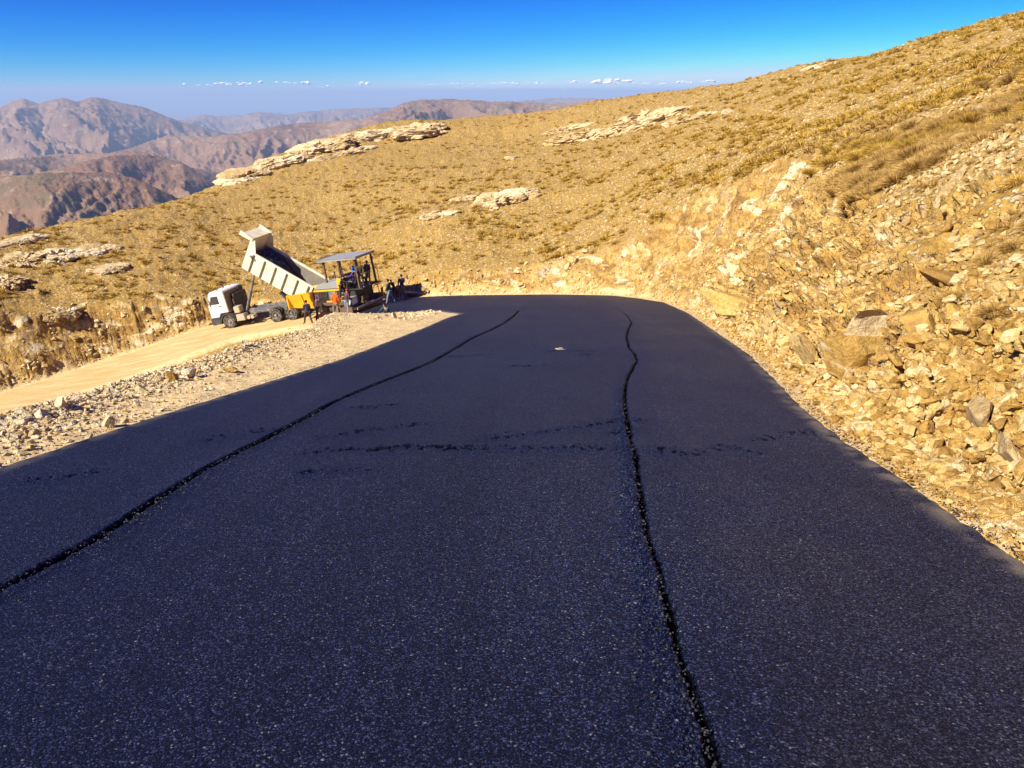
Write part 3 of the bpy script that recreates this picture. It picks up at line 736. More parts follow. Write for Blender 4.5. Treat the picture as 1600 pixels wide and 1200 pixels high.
outcrop((160, 420), (205, 412), 1.0, 'small pale outcrop under the layered block on the left spur', 18, 5, thick=.7)
outcrop((10, 380), (75, 366), 1.0, 'pale skyline ledge at the far left of the spur', 19, 5)
outcrop((80, 490), (135, 478), 1.1, 'grey boulder ledge at the top of the bank above the dirt track', 20, 5, thick=.7)
outcrop((1255, 104), (1300, 94), 1.1, 'pale crag breaking the right skyline', 21, 5, thick=.7)
outcrop((790, 243), (806, 240), .9, 'lone brown block standing out on the upper middle slope', 22, 2, thick=.9)

# ------------------------------------------------------------------ dry shrubs and grass
def tuft_shape(seed, blades, spread=1.0, hgt=.7, w=.05):
    r = np.random.default_rng(seed); V = []; F = []
    for k in range(blades):
        a = r.random()*6.283; e = math.acos(1-r.random()*.97*spread) if spread < 1.2 else r.random()*1.5
        e = min(e, 1.5); L = .72+.28*r.random()
        dr_ = np.array([math.cos(a)*math.sin(e), math.sin(a)*math.sin(e), math.cos(e)*hgt])
        b0 = np.array([math.cos(a), math.sin(a), 0])*.25*r.random(); tip = b0*.6+dr_*L
        sd = np.cross(dr_, r.normal(size=3)); sd /= np.linalg.norm(sd); m_ = b0+(tip-b0)*.55+np.array([0, 0, .05])
        o = len(V); V += [b0-sd*w*.4, b0+sd*w*.4, m_-sd*w*.5, m_+sd*w*.5, tip]; F += [[o, o+1, o+3], [o, o+3, o+2], [o+2, o+3, o+4]]
    return np.array(V), np.array(F)
tuf_hi = [tuft_shape(k, 1000, 1, .72, .016) for k in range(8)]
tuf_lo = [tuft_shape(50+k, 80, 1, .72, .06) for k in range(10)]
grassy = fbm(P, .16, 3)+.5*fbm(P, .7, 2)
shp = (1-cut)*np.where(inP, 0, 1)*sstep(.8, 2.5, d)*np.where(Ng > Sn-2.0, 1, .0)*edge_ok*(RR > 9)
right_w = .35+.9*sstep(.12, .45, AZ)
shp_t = shp*right_w*sstep(-.25, .2, grassy)
sh = []
def col_sh(n, prob, smin, smax, rmin, rmax, pw=1.6):
    Q, Nn, R_, i, j = sites(n, prob, rmin, rmax)
    s = smin+(smax-smin)*RNG.random(n)**pw
    for k in range(n): sh.append((s[k]/R_[k], Q[k], Nn[k], s[k], AZ[i[k], j[k]]))
clp = sstep(.02, .25, fbm(P+9, .45, 3))
col_sh(380, shp*right_w*(.45+clp), .10, .29, 8, 44)
col_sh(3400, shp_t, .2, .72, 22, 100)
col_sh(5200, shp*sstep(-.2, .3, grassy), .16, .5, 45, 180)
sh.sort(key=lambda q: -q[0])
ME_T = [mesh_from('shrub', *s_, M_SHRUB) for s_ in tuf_hi]; ME_T2 = [mesh_from('shrub', *s_, M_SHRUB2) for s_ in tuf_hi]
taupe = lambda p: math.hypot(p[0], p[1]) < 38+14*math.sin(p[0]*1.3)+12*math.sin(p[1]*1.9)
for a, p, n, s, z_ in sh[:285]:
    o = add_obj('dry_shrub', random.choice(ME_T2 if taupe(p) else ME_T)); place_rock(o, p, (n+np.array([0, 0, 1.]))/np.linalg.norm(n+np.array([0, 0, 1.])), s, -.02)
    o.scale.z *= random.uniform(.7, 1.1)
    tag(o, 'straw-brown cushion shrub on the dry slope above the right-hand road cut' if z_ > .1 else 'straw-brown dry shrub on the open slope beyond the road bend', 'shrub', 'dry shrubs above the right-hand road cut' if z_ > .1 else 'dry shrubs beyond the road bend')
for want, mt in ((True, M_SHRUB2), (False, M_SHRUB)):
    items = [(random.randrange(10), rot_from((n+np.array([0, 0, 1.]))/np.linalg.norm(n+np.array([0, 0, 1.])), random.uniform(0, 6.28)), s, p-n*s*.03) for a, p, n, s, z_ in sh[285:] if taupe(p) == want]
    o = merged('dry_grass', tuf_lo, items, mt); tag(o, kind='stuff')

# ------------------------------------------------------------------ builder for machines
class MB:
    def __init__(s): s.v = []; s.f = []
    def add(s, V, F):
        o = len(s.v); s.v += [tuple(map(float, q)) for q in V]; s.f += [[i+o for i in f] for f in F]; return s
    def box(s, x0, x1, y0, y1, z0, z1, bev=.0):
        return s.prism([(x0, z0), (x1, z0), (x1, z1), (x0, z1)], y0, y1)
    def prism(s, poly, y0, y1, axis='y'):
        n = len(poly)
        if axis == 'y': A = [(p[0], y0, p[1]) for p in poly]; B = [(p[0], y1, p[1]) for p in poly]
        elif axis == 'x': A = [(y0, p[0], p[1]) for p in poly]; B = [(y1, p[0], p[1]) for p in poly]
        else: A = [(p[0], p[1], y0) for p in poly]; B = [(p[0], p[1], y1) for p in poly]
        return s.add(A+B, [list(range(n)), list(range(2*n-1, n-1, -1))]+[[i, i+n, (i+1) % n+n, (i+1) % n] for i in range(n)])
    def beam(s, a, b, w, h=None):
        a = Vector(a); b = Vector(b); h = h or w; d = (b-a).normalized()
        u = d.cross(Vector((0, 0, 1))) if abs(d.z) < .95 else d.cross(Vector((0, 1, 0))); u.normalize(); q = u.cross(d)
        c = [(-1, -1), (1, -1), (1, 1), (-1, 1)]
        V = [a+u*(i*w/2)+q*(j*h/2) for i, j in c]+[b+u*(i*w/2)+q*(j*h/2) for i, j in c]
        return s.add(V, [[0, 1, 2, 3], [7, 6, 5, 4]]+[[i, i+4, (i+1) % 4+4, (i+1) % 4] for i in range(4)])
    def cyl(s, a, b, r, r2=None, n=16):
        a = Vector(a); b = Vector(b); r2 = r if r2 is None else r2; d = (b-a).normalized()
        u = d.cross(Vector((0, 0, 1))) if abs(d.z) < .95 else d.cross(Vector((0, 1, 0))); u.normalize(); q = u.cross(d)
        V = []
        for c, rr in ((a, r), (b, r2)):
            V += [c+(u*math.cos(k*2*math.pi/n)+q*math.sin(k*2*math.pi/n))*rr for k in range(n)]
        return s.add(V, [list(range(n)), list(range(2*n-1, n-1, -1))]+[[i, i+n, (i+1) % n+n, (i+1) % n] for i in range(n)])
    def tube(s, pts, r, n=8):
        for a, b in zip(pts[:-1], pts[1:]): s.cyl(a, b, r, n=n)
        return s
    def lathe(s, prof, c, n=32):          # profile (radius, y) spun about the y axis through c
        V = []; F = []; m = len(prof)
        for k in range(n):
            a = k*2*math.pi/n; V += [(c[0]+r*math.cos(a), c[1]+y, c[2]+r*math.sin(a)) for r, y in prof]
        for k in range(n):
            for i in range(m-1): F.append([k*m+i, k*m+i+1, ((k+1) % n)*m+i+1, ((k+1) % n)*m+i])
        return s.add(V, F)
    def build(s, name, mat, parent=None, bevel=0, smooth=False):
        import bmesh
        me = bpy.data.meshes.new(name); me.from_pydata(s.v, [], s.f)
        bm = bmesh.new(); bm.from_mesh(me); bmesh.ops.recalc_face_normals(bm, faces=bm.faces)
        if bevel:
            bmesh.ops.remove_doubles(bm, verts=bm.verts, dist=1e-5)
            bmesh.ops.bevel(bm, geom=[e for e in bm.edges if len(e.link_faces) == 2 and e.calc_face_angle(0) > .5], offset=bevel, segments=2, affect='EDGES', clamp_overlap=True)
        bm.to_mesh(me); bm.free()
        if smooth: me.polygons.foreach_set('use_smooth', [True]*len(me.polygons))
        me.materials.append(mat); o = bpy.data.objects.new(name, me); C.objects.link(o)
        if parent: o.parent = parent
        return o
def root(name, loc, R, label, cat, group=None):
    o = bpy.data.objects.new(name, None); C.objects.link(o); o.empty_display_size = .3
    o.matrix_world = Matrix([list(R[i])+[loc[i]] for i in range(3)]+[[0, 0, 0, 1]])
    return tag(o, label, cat, group)

K_WHITE = m_plain('cab_white_paint', (.80, .78, .70), .45, .1, 2.0, (.50, .37, .20), .35)
K_BED = m_plain('tipper_cream_paint', (.80, .72, .50), .55, .08, 1.6, (.50, .38, .20), .6)
K_DARK = m_plain('dark_plastic', (.045, .045, .048), .6, .2, 3, (.30, .21, .11), .45)
K_RUB = m_plain('tyre_rubber', (.035, .034, .032), .85, .2, 5, (.36, .27, .17), .85, .2)
K_RIM = m_plain('wheel_rim_grey', (.30, .29, .27), .5, .2, 5, (.40, .30, .18), .6)
K_STEEL = m_plain('dusty_chassis_steel', (.13, .13, .13), .6, .2, 3, (.42, .32, .19), .8)
K_GLASS = m_plain('dark_glass', (.02, .028, .035), .12, 0, 1, (.3, .25, .18), .15, .6)
K_YEL = m_plain('machine_yellow', (.86, .46, .012), .42, .12, 2, (.35, .22, .08), .25)
K_GREY = m_plain('machine_grey', (.30, .30, .29), .45, .15, 2, (.35, .27, .16), .4)
K_BLK = m_plain('tarry_black_steel', (.03, .028, .028), .6, .3, 4, (.12, .09, .06), .5)
K_BRN = m_plain('grimy_brown_steel', (.16, .09, .05), .65, .3, 3, (.05, .04, .03), .5)
K_OLV = m_plain('dark_olive_paint', (.10, .11, .07), .6, .2, 3)
K_TAN = m_plain('dusty_tan_box', (.50, .42, .28), .6, .2, 3)
K_ORG = m_plain('orange_lamp', (.8, .25, .02), .3, 0)
K_LAMP = m_plain('lamp_glass', (.75, .76, .72), .15, 0)
K_WB = m_plain('white_plastic', (.80, .82, .84), .5, .05, 2, (.4, .35, .28), .2)
K_WOOD = m_plain('shovel_wood', (.30, .19, .09), .7, .2, 8)

# ---- tipper truck
T = root('dump_truck', TR_O, TR_R, 'white tipper truck on the dirt track, cream body raised, tipping into the paver', 'dump truck')
FX = 5.45
b = MB()
for y in (-.43, .43): b.box(-1.55, 6.5, y-.05, y+.05, .80, 1.06)
for x in (-1.4, .0, .68, 1.4, 2.4, 3.6, 4.7, 6.3): b.box(x-.05, x+.05, -.42, .42, .84, 1.0)
b.beam((-1.55, -.9, .8), (-1.55, .9, .8), .08); b.build('chassis', K_STEEL, T)
b = MB()
for x in (0, 1.35, FX): b.cyl((x, -.95, .53), (x, .95, .53), .07)
for x in (0, 1.35): b.lathe([(0, -.22), (.18, -.18), (.22, 0), (.18, .18), (0, .22)], (x, 0, .53), 16)
for y in (-.52, .52):
    b.tube([(-.35, y, .62), (.3, y, .74), (.68, y, .78), (1.05, y, .74), (1.7, y, .62)], .05)
    b.tube([(4.7, y, .72), (5.45, y, .62), (6.2, y, .72)], .04)
b.build('axle', K_STEEL, T)
def wheel(x, y, dual, s):
    w_ = .29; o_ = s
    t_ = MB(); ws = [0, -.34*o_] if dual else [0]
    for k in ws:
        c_ = (x, y+k, .535)
        t_.lathe([(.29, -.13), (.40, -.145), (.50, -.14), (.535, -.11), (.535, -.03), (.522, -.025), (.522, .025), (.535, .03), (.535, .11), (.50, .14), (.40, .145), (.29, .13), (.29, -.13)], c_, 40)
        for q in range(40):
            a = q*math.pi/20; 
            t_.add([(x+.531*math.cos(a+da)+0, y+k+yy, .535+.531*math.sin(a+da)) for da, yy in ((-.03, -.14), (.03, -.14), (.03, .14), (-.03, .14))]+[(x+.547*math.cos(a+da), y+k+yy, .535+.547*math.sin(a+da)) for da, yy in ((-.025, -.13), (.025, -.13), (.025, .13), (-.025, .13))],
                   [[0, 1, 5, 4], [1, 2, 6, 5], [2, 3, 7, 6], [3, 0, 4, 7], [4, 5, 6, 7]])
    wh = t_.build('wheel', K_RUB, T)
    r_ = MB(); oy = .06*o_ if dual else .10*o_
    r_.lathe([(.30, -.12*o_), (.29, .12*o_), (.26, .125*o_), (.24, (-.04 if dual else .03)*o_), (.16, (-.06 if dual else .06)*o_), (.0, (-.06 if dual else .06)*o_)], (x, y, .535), 28)
    for q in range(10):
        a = q*math.pi/5; r_.cyl((x+.2*math.cos(a), y-.02*o_, .535+.2*math.sin(a)), (x+.2*math.cos(a), y+.07*o_, .535+.2*math.sin(a)), .02, n=6)
    r_.build('rim', K_RIM, wh)
    h_ = MB(); h_.lathe([(.12, 0), (.12, .12*o_), (.09, .16*o_), (0, .17*o_)], (x, y, .535), 18); h_.build('hub', K_STEEL, wh)
for s_ in (1, -1):
    wheel(FX, 1.06*s_, False, s_); wheel(1.35, 1.06*s_, True, s_); wheel(0, 1.06*s_, True, s_)
# cab
cab = MB().prism([(5.22, 1.28), (5.22, 2.86), (5.34, 2.98), (6.38, 2.98), (6.58, 2.80), (6.80, 2.02), (6.86, 1.86), (6.88, .98), (6.14, .98), (6.05, 1.20), (5.9, 1.28)], -1.2, 1.2).build('cab', K_WHITE, T, .035)
MB().prism([(6.605, 2.74), (6.625, 2.75), (6.825, 2.0), (6.80, 2.0)], -1.08, 1.08).build('windscreen', K_GLASS, cab)
MB().prism([(6.60, 2.98), (6.86, 2.86), (6.86, 2.82), (6.56, 2.93)], -1.12, 1.12).build('sun_visor', K_DARK, cab)
for s_ in (1, -1):
    y0, y1 = sorted((1.195*s_, 1.225*s_))
    dr = MB().prism([(5.62, 1.3), (5.62, 2.72), (6.45, 2.72), (6.74, 2.0), (6.78, 1.3)], y0, y1).build('door', K_WHITE, cab, .006)
    y0, y1 = sorted((1.222*s_, 1.236*s_))
    MB().prism([(5.78, 2.02), (5.78, 2.62), (6.38, 2.62), (6.62, 2.02)], y0, y1).build('side_window', K_GLASS, dr)
    MB().box(5.70, 5.84, y0, y1+.02*s_ if s_ > 0 else y1, 1.80, 1.86).build('door_handle', K_DARK, dr)
    m_ = MB(); m_.tube([(6.6, 1.2*s_, 2.75), (6.78, 1.42*s_, 2.7), (6.78, 1.42*s_, 2.15), (6.72, 1.22*s_, 2.1)], .015)
    m_.box(6.74, 6.80, *sorted((1.36*s_, 1.56*s_)), 2.22, 2.66); m_.build('mirror', K_DARK, cab)
    MB().box(6.87, 6.93, *sorted((.72*s_, 1.08*s_)), .74, .92).build('headlight', K_LAMP, T)
    a_ = MB(); pr = [(FX+.70*math.cos(a), .535+.70*math.sin(a)) for a in [math.radians(x) for x in range(10, 176, 11)]]; pi_ = [(FX+.62*math.cos(a), .535+.62*math.sin(a)) for a in [math.radians(x) for x in range(175, 9, -11)]]
    a_.prism(pr+pi_, *sorted((.80*s_, 1.235*s_))); a_.build('front_mudguard', K_DARK, T)
    st = MB(); st.box(6.1, 6.72, *sorted((.95*s_, 1.23*s_)), .45, .97); st.build('step', K_DARK, T, .02)
bp = MB(); bp.prism([(6.6, .42), (6.6, .97), (6.92, .97), (7.0, .80), (6.98, .46), (6.9, .42)], -1.22, 1.22); bp.build('bumper', K_DARK, T, .02)
g_ = MB()
for k in range(5): g_.box(6.86, 6.91, -.85, .85, 1.08+k*.15, 1.17+k*.15)
g_.build('grille', K_DARK, cab)
MB().box(5.195, 5.222, -1.12, 1.12, 1.34, 2.80).build('shaded_rear_panel', m_plain('shaded_dusty_brown', (.27, .20, .12), .7, .2, 3), cab)  # plate over the cab's back, its shade painted in as dusty brown
MB().box(5.17, 5.194, -.35, .45, 2.15, 2.55).build('rear_window', K_GLASS, cab)
MB().prism([(5.08, 1.2), (5.08, 2.80), (5.215, 2.92), (5.215, 1.2)], -1.17, -.62).build('air_intake', K_DARK, cab, .02)
rl = MB()
for y in (-.8, 0, .8): rl.box(5.9, 6.02, y-.07, y+.07, 2.98, 3.05)
rl.build('roof_lamp', K_ORG, cab)
# side gear
MB().box(4.28, 4.78, .60, 1.15, 1.12, 1.62).build('tool_box', K_TAN, T, .03)
MB().box(4.0, 4.72, .62, 1.2, .50, 1.02).build('battery_box', K_TAN, T, .03)
for x in (3.45, 3.78): MB().cyl((x, .55, .66), (x, 1.05, .66), .14).build('air_tank', K_TAN, T)
MB().cyl((3.0, -1.1, .75), (4.6, -1.1, .75), .33, n=24).build('fuel_tank', K_GREY, T)
sb = MB(); sb.box(4.86, 5.04, -1.1, .5, 1.06, 2.5); sb.cyl((4.92, .62, .9), (4.92, .62, 2.2), .09); sb.build('exhaust_stack', K_DARK, T, .02)
sp_ = MB()
for y in (-.40, .40): sp_.beam((-1.3, y, 1.12), (3.9, y, 1.12), .1, .12)
for y in (.75,): sp_.tube([(2.3, y, .95), (2.9, y, .95), (3.2, .5, 1.0)], .03)
sp_.build('subframe', K_STEEL, T)
for s_ in (1, -1): MB().prism([(-.62, .45), (-.70, 1.0), (-.66, 1.0), (-.58, .45)], *sorted((.75*s_, 1.22*s_))).build('mud_flap', K_DARK, T)
MB().beam((1.2, -.95, 1.1), (1.75, -.95, 1.85), .34, .16).build('spare_wheel_carrier', K_DARK, T)
# raised body
TILT = math.radians(38); HX, HZ = -1.5, 1.02; BL = 5.5; BH = 1.42
def bt(x, y, z): return (HX+x*math.cos(TILT)-z*math.sin(TILT), y, HZ+x*math.sin(TILT)+z*math.cos(TILT))
def bmb(b): b.v = [bt(*q) for q in b.v]; return b
b = MB(); b.box(0, BL, -1.15, 1.15, 0, .09)
for s_ in (1, -1): b.box(0, BL, *sorted((1.18*s_, 1.25*s_)), -.02, BH); b.box(-.02, BL+.02, *sorted((1.16*s_, 1.30*s_)), BH, BH+.12)
b.box(BL-.0, BL+.08, -1.25, 1.25, -.02, 2.42)
for s_ in (1, -1): b.prism([(BL, BH+.1), (BL, 2.42), (BL-.28, 2.42), (BL-.62, BH+.1)], *sorted((1.18*s_, 1.25*s_)))
dbd = bmb(b).build('dump_body', K_BED, T)
b = MB(); b.prism([(BL-.05, 2.40), (BL+.95, 2.30), (BL+.95, 2.36), (BL-.05, 2.47)], -1.25, 1.25)
for s_ in (1, -1): b.prism([(BL-.1, 2.30), (BL+.98, 2.28), (BL+.98, 2.62), (BL-.1, 2.52)], *sorted((1.25*s_, 1.32*s_)))
bmb(b).build('cab_guard', K_BED, dbd)
bmb(MB().box(.1, BL-.02, -1.176, -1.165, .10, BH-.05)).build('shaded_wall_plate', m_plain('tarred_wall_shade', (.22, .19, .15), .7, .2, 2, (.34, .28, .20), .6), dbd)  # plate added to darken the far wall: painted shade along with tar grime
for k in range(6):
    x = .30+k*.93
    for s_ in (1, -1): bmb(MB().box(x-.045, x+.045, *sorted((1.25*s_, 1.325*s_)), .02, BH-.02)).build('side_rib', K_OLV, dbd)
b = MB()
for y in (-.42, .42): b.beam((0, y, -.12), (BL-.2, y, -.12), .12, .22)
for k in range(9): b.beam((.3+k*.6, -1.1, -.03), (.3+k*.6, 1.1, -.03), .07, .06)
bmb(b).build('body_frame', K_STEEL, dbd)
b = MB(); b.box(BL-.4, BL-.1, 1.25, 1.6, BH-.25, BH-.12); bmb(b).build('side_light', K_LAMP, dbd)
a_ = Vector((4.45, 0, 1.0)); e_ = Vector(bt(5.15, 0, -.1)); b = MB()
b.cyl(a_, a_+(e_-a_)*.45, .125); b.cyl(a_+(e_-a_)*.45, a_+(e_-a_)*.75, .10); b.cyl(a_+(e_-a_)*.75, e_, .075); b.build('hydraulic_ram', K_STEEL, T)
# asphalt heap in the body: a thing of its own
nx2, ny2 = 46, 20; V = []; F = []
for i in range(nx2):
    x = .15+i*(BL-.35)/(nx2-1)
    for j in range(ny2):
        y = -1.15+2.3*j/(ny2-1)
        z = .12+1.45*sstep(.6, 4.6, x)*(1-.25*sstep(4.9, 5.4, x))-.22*(y/1.15)**2+.10*float(perlin(np.array([x*2.2, y*2.2, 3.])))+.05*float(perlin(np.array([x*6, y*6, 8.])))
        V.append(bt(x, y, max(z, .10)))
for i in range(nx2-1):
    for j in range(ny2-1): F.append([i*ny2+j, (i+1)*ny2+j, (i+1)*ny2+j+1, i*ny2+j+1])
n0_ = len(V); V += [bt(q, y, .095) for q, y in ((.15, -1.15), (BL-.2, -1.15), (BL-.2, 1.15), (.15, 1.15))]
F += [[n0_, n0_+3, n0_+2, n0_+1], [n0_, n0_+1]+[i*ny2 for i in range(nx2-1, -1, -1)], [n0_+2, n0_+3]+[i*ny2+ny2-1 for i in range(nx2)], [n0_+3, n0_]+list(range(ny2)), [n0_+1, n0_+2]+list(range(nx2*ny2-1, (nx2-1)*ny2-1, -1))]
me = bpy.data.meshes.new('asphalt_load'); me.from_pydata(V, [], F); me.materials.append(M_CRUMB)
ld = bpy.data.objects.new('asphalt_load', me); C.objects.link(ld); ld.matrix_world = T.matrix_world
tag(ld, 'heap of black hot asphalt inside the raised truck body', 'asphalt heap')

# ---- paver
PV_AZ = math.radians(-70); pm = np.array([-10.75, 53.25])
fw = np.array([math.sin(PV_AZ), math.cos(PV_AZ)])
za = ground_z(*pm); zb = ground_z(*(pm+fw*5.2)); PV_PI = math.radians(-8.5); pm = pm-fw*1.0; za = ground_z(*pm)+.05
PV_R = frame(PV_AZ, PV_PI, 0); PV_O = np.array([pm[0], pm[1], za])
def ploc(x, y, z=0): return PV_R@np.array([x, y, z])+PV_O
print('paver pitch', math.degrees(PV_PI), 'truck ground gap', TR_O[2]-ground_z(TR_O[0], TR_O[1]))
K = root('asphalt_paver', PV_O, PV_R, 'yellow and grey asphalt paver with a flat canopy, coupled behind the tipper truck', 'paver')
for s_ in (1, -1):
    y0, y1 = sorted((.78*s_, 1.18*s_))
    pr = [(1.0+.36*math.cos(a)-.0, .38+.36*math.sin(a)) for a in [math.radians(x) for x in range(90, 271, 15)]]+[(3.9+.36*math.cos(a), .38+.36*math.sin(a)) for a in [math.radians(x) for x in range(-90, 91, 15)]]
    tr = MB().prism(pr, y0, y1)
    for q in range(22):
        x = .95+q*.14
        for zz in (.0, .74): tr.box(x, x+.07, y0-.015, y1+.015, zz, zz+.035)
    tr = tr.build('crawler_track', K_BLK, K)
    r_ = MB()
    for x, rr in ((1.0, .26), (1.6, .15), (2.15, .15), (2.7, .15), (3.25, .15), (3.9, .26)): r_.cyl((x, 1.17*s_, .38 if rr > .2 else .20), (x, 1.22*s_, .38 if rr > .2 else .20), rr)
    r_.build('track_roller', K_BRN, tr)
bd = MB().prism([(.5, .55), (.5, 1.45), (1.2, 1.55), (3.9, 1.62), (4.05, 1.5), (4.05, .55)], -1.16, 1.16).build('tractor_body', K_BLK, K, .03)
MB().prism([(1.7, 1.60), (1.7, 2.08), (2.0, 2.16), (3.5, 1.98), (3.95, 1.66), (3.95, 1.60)], -1.08, 1.08).build('engine_hood', K_GREY, bd, .04)
MB().box(2.0, 2.7, 1.165, 1.185, .85, 1.45).build('radiator_grille', K_STEEL, bd)
MB().box(1.55, 3.9, 1.165, 1.20, 1.48, 1.60).build('side_rail', K_YEL, bd)
MB().box(2.05, 2.95, 1.165, 1.26, .62, .80).build('side_step', K_YEL, bd, .01)
for s_ in (-1,): MB().box(.7, 3.8, *sorted((1.165*s_, 1.20*s_)), .8, 1.58).build('side_panel', K_YEL, bd)
ml = MB()
for k in range(6): ml.tube([(2.85+.12*k, 1.19, .85), (2.9+.12*k, 1.24, 1.1), (2.8+.13*k, 1.2, 1.42)], .025, 6)
ml.box(3.55, 3.85, 1.165, 1.23, .85, 1.3); ml.build('hydraulic_hose', K_BRN, bd)
MB().cyl((3.1, -.6, 2.0), (3.1, -.6, 2.55), .06).build('exhaust_stack', K_BRN, bd)
hp = MB(); hp.prism([(4.0, .42), (4.0, .55), (5.75, .62), (5.75, .50)], -1.25, 1.25); hp.build('hopper', K_YEL, K, .01)
for s_ in (1, -1):
    w_ = MB()
    A = [(4.05, 1.27*s_, .35), (5.95, 1.27*s_, .48), (5.95, 1.62*s_, 1.45), (4.05, 1.62*s_, 1.58)]; B = [(q[0], q[1]+.05*s_, q[2]) for q in A]
    w_.add(A+B, [[0, 1, 2, 3], [7, 6, 5, 4]]+[[i, i+4, (i+1) % 4+4, (i+1) % 4] for i in range(4)])
    w_.prism([(1.25*s_, .42), (1.62*s_, 1.58), (.9*s_, 1.5), (.9*s_, .5)], 4.0, 4.06, 'x')
    w_.box(5.9, 5.99, *sorted((1.30*s_, 1.66*s_)), .45, 1.46)
    for xx in (4.7,): w_.beam((xx, 1.36*s_, .45), (xx, 1.68*s_, 1.5), .06, .05)
    w_.build('hopper_wing', K_YEL, K, .012)
pr_ = MB().cyl((5.85, -.9, .55), (5.85, .9, .55), .09); pr_.build('push_roller', K_STEEL, K)
dk = MB(); dk.box(-.15, 1.75, -1.25, 1.25, 1.45, 1.53); dk.build('operator_deck', K_BLK, K)
cs = MB(); cs.prism([(1.5, 1.53), (1.5, 2.32), (1.72, 2.42), (1.86, 2.3), (1.86, 1.53)], -1.0, 1.0); cs.build('control_console', K_BLK, K, .02)
MB().box(1.35, 1.88, .98, 1.16, 1.62, 2.3).build('side_cover', K_YEL, K, .02)
MB().tube([(1.42, .75, 2.3), (1.36, .75, 2.5), (1.30, .6, 2.55)], .025).build('control_lever', K_BLK, K)
for y in (-.75, .75):
    st = MB(); st.box(.45, .95, y-.25, y+.25, 1.85, 1.97); st.cyl((.7, y, 1.53), (.7, y, 1.85), .08); st = st.build('seat', K_BLK, K, .03)
    MB().prism([(.42, 1.95), (.52, 1.95), (.42, 2.55), (.32, 2.55)], y-.24, y+.24).build('seat_back', K_BLK, st, .02)
cn = MB(); n_ = 10
tp = [(-.05+3.1*k/n_, 3.68+.05*math.sin(math.pi*k/n_)) for k in range(n_+1)]
cn.prism(tp+[(q[0], q[1]-.07) for q in tp[::-1]], -1.3, 1.3)
for y in (-1.3, 1.22): cn.prism([(-.1, 3.54), (3.08, 3.54), (3.08, 3.70), (-.1, 3.70)], y, y+.08)
for x in (-.12, 3.03): cn.box(x, x+.07, -1.3, 1.3, 3.56, 3.72)
cn = cn.build('canopy', K_GREY, K)
lw = MB()
for k in range(8): lw.box(.2+k*.35, .24+k*.35, -1.2, 1.2, 3.52, 3.58)
lw.build('canopy_batten', K_BRN, cn)
for x, y in ((.15, 1.12), (.15, -1.12), (2.75, 1.0), (2.75, -1.0), (1.45, 1.12), (1.45, -1.12)):
    MB().beam((x+(.0 if x > 1 else -.05), y, 1.5 if x < 2 else 1.95), (x, y, 3.57), .11, .13).build('canopy_post', K_BRN, K)
for y in (-1.22, 1.22): MB().tube([(-.1, y, 1.5), (-.1, y, 2.45), (.9, y, 2.45), (.9, y, 1.5)], .022).build('handrail', K_YEL if y < 0 else K_BLK, K)
ld2 = MB()
for y in (1.25,):
    ld2.tube([(1.2, y, 1.45), (1.25, y+.12, .45)], .022); ld2.tube([(1.6, y, 1.45), (1.65, y+.12, .45)], .022)
    for k in range(4): ld2.beam((1.2+.012*k, y+.03*k, 1.3-.25*k), (1.62+.012*k, y+.03*k, 1.3-.25*k), .08, .03)
ld2.build('ladder', K_YEL, K)
for s_ in (1, -1):
    ar = MB(); ar.beam((3.3, 1.34*s_, .62), (-.1, 1.34*s_, .52), .12, .22); ar.beam((-.1, 1.34*s_, .4), (-.1, 1.34*s_, 1.0), .14, .14); ar.build('tow_arm', K_YEL if s_ < 0 else K_BRN, K, .01)
au = MB(); au.cyl((.32, -2.0, .35), (.32, 2.0, .35), .05)
for k in range(26):
    y = -1.95+k*.155; au.cyl((.32, y, .35), (.32, y+.03, .35), .19, n=12)
au.build('auger', K_BLK, K)
W2 = 2.25
sc_ = MB(); sc_.prism([(-.75, .05), (-.78, .42), (-.6, .55), (.0, .55), (.1, .3), (.1, .05)], -W2, W2)
sc_ = sc_.build('screed', K_BRN, K, .01); sc_.location = (.9, .35, .02)
MB().box(-1.22, -.80, -W2, W2, .34, .39).build('walkway', K_BLK, sc_)
MB().box(-1.25, -1.20, -W2, W2, .30, .46).build('walkway_edge', K_GREY, sc_)
for s_ in (1, -1):
    MB().prism([(-.85, .02), (-.85, .5), (.6, .55), (.75, .3), (.75, .02)], *sorted((W2*s_, (W2+.06)*s_))).build('end_plate', K_YEL if s_ < 0 else K_BRN, sc_)
    MB().tube([(-.6, 1.9*s_, .55), (-.6, 1.9*s_, 1.15), (-.4, 1.9*s_, 1.2)], .025).build('screed_post', K_BLK, sc_)
gb = MB(); gb.box(-.55, -.15, -.4, .4, .55, .9); gb.cyl((-.35, .6, .72), (-.35, 1.2, .72), .14); gb.build('gas_burner', K_BRN, sc_, .02)
hs2 = MB()
for k in range(5): hs2.tube([(.05, -1.6+k*.8, .8), (-.3, -1.5+k*.8, .65), (-.5, -1.3+k*.8, .62), (-.6, -1.0+k*.8, .58)], .025, 6)
hs2.build('screed_hose', K_YEL, sc_)
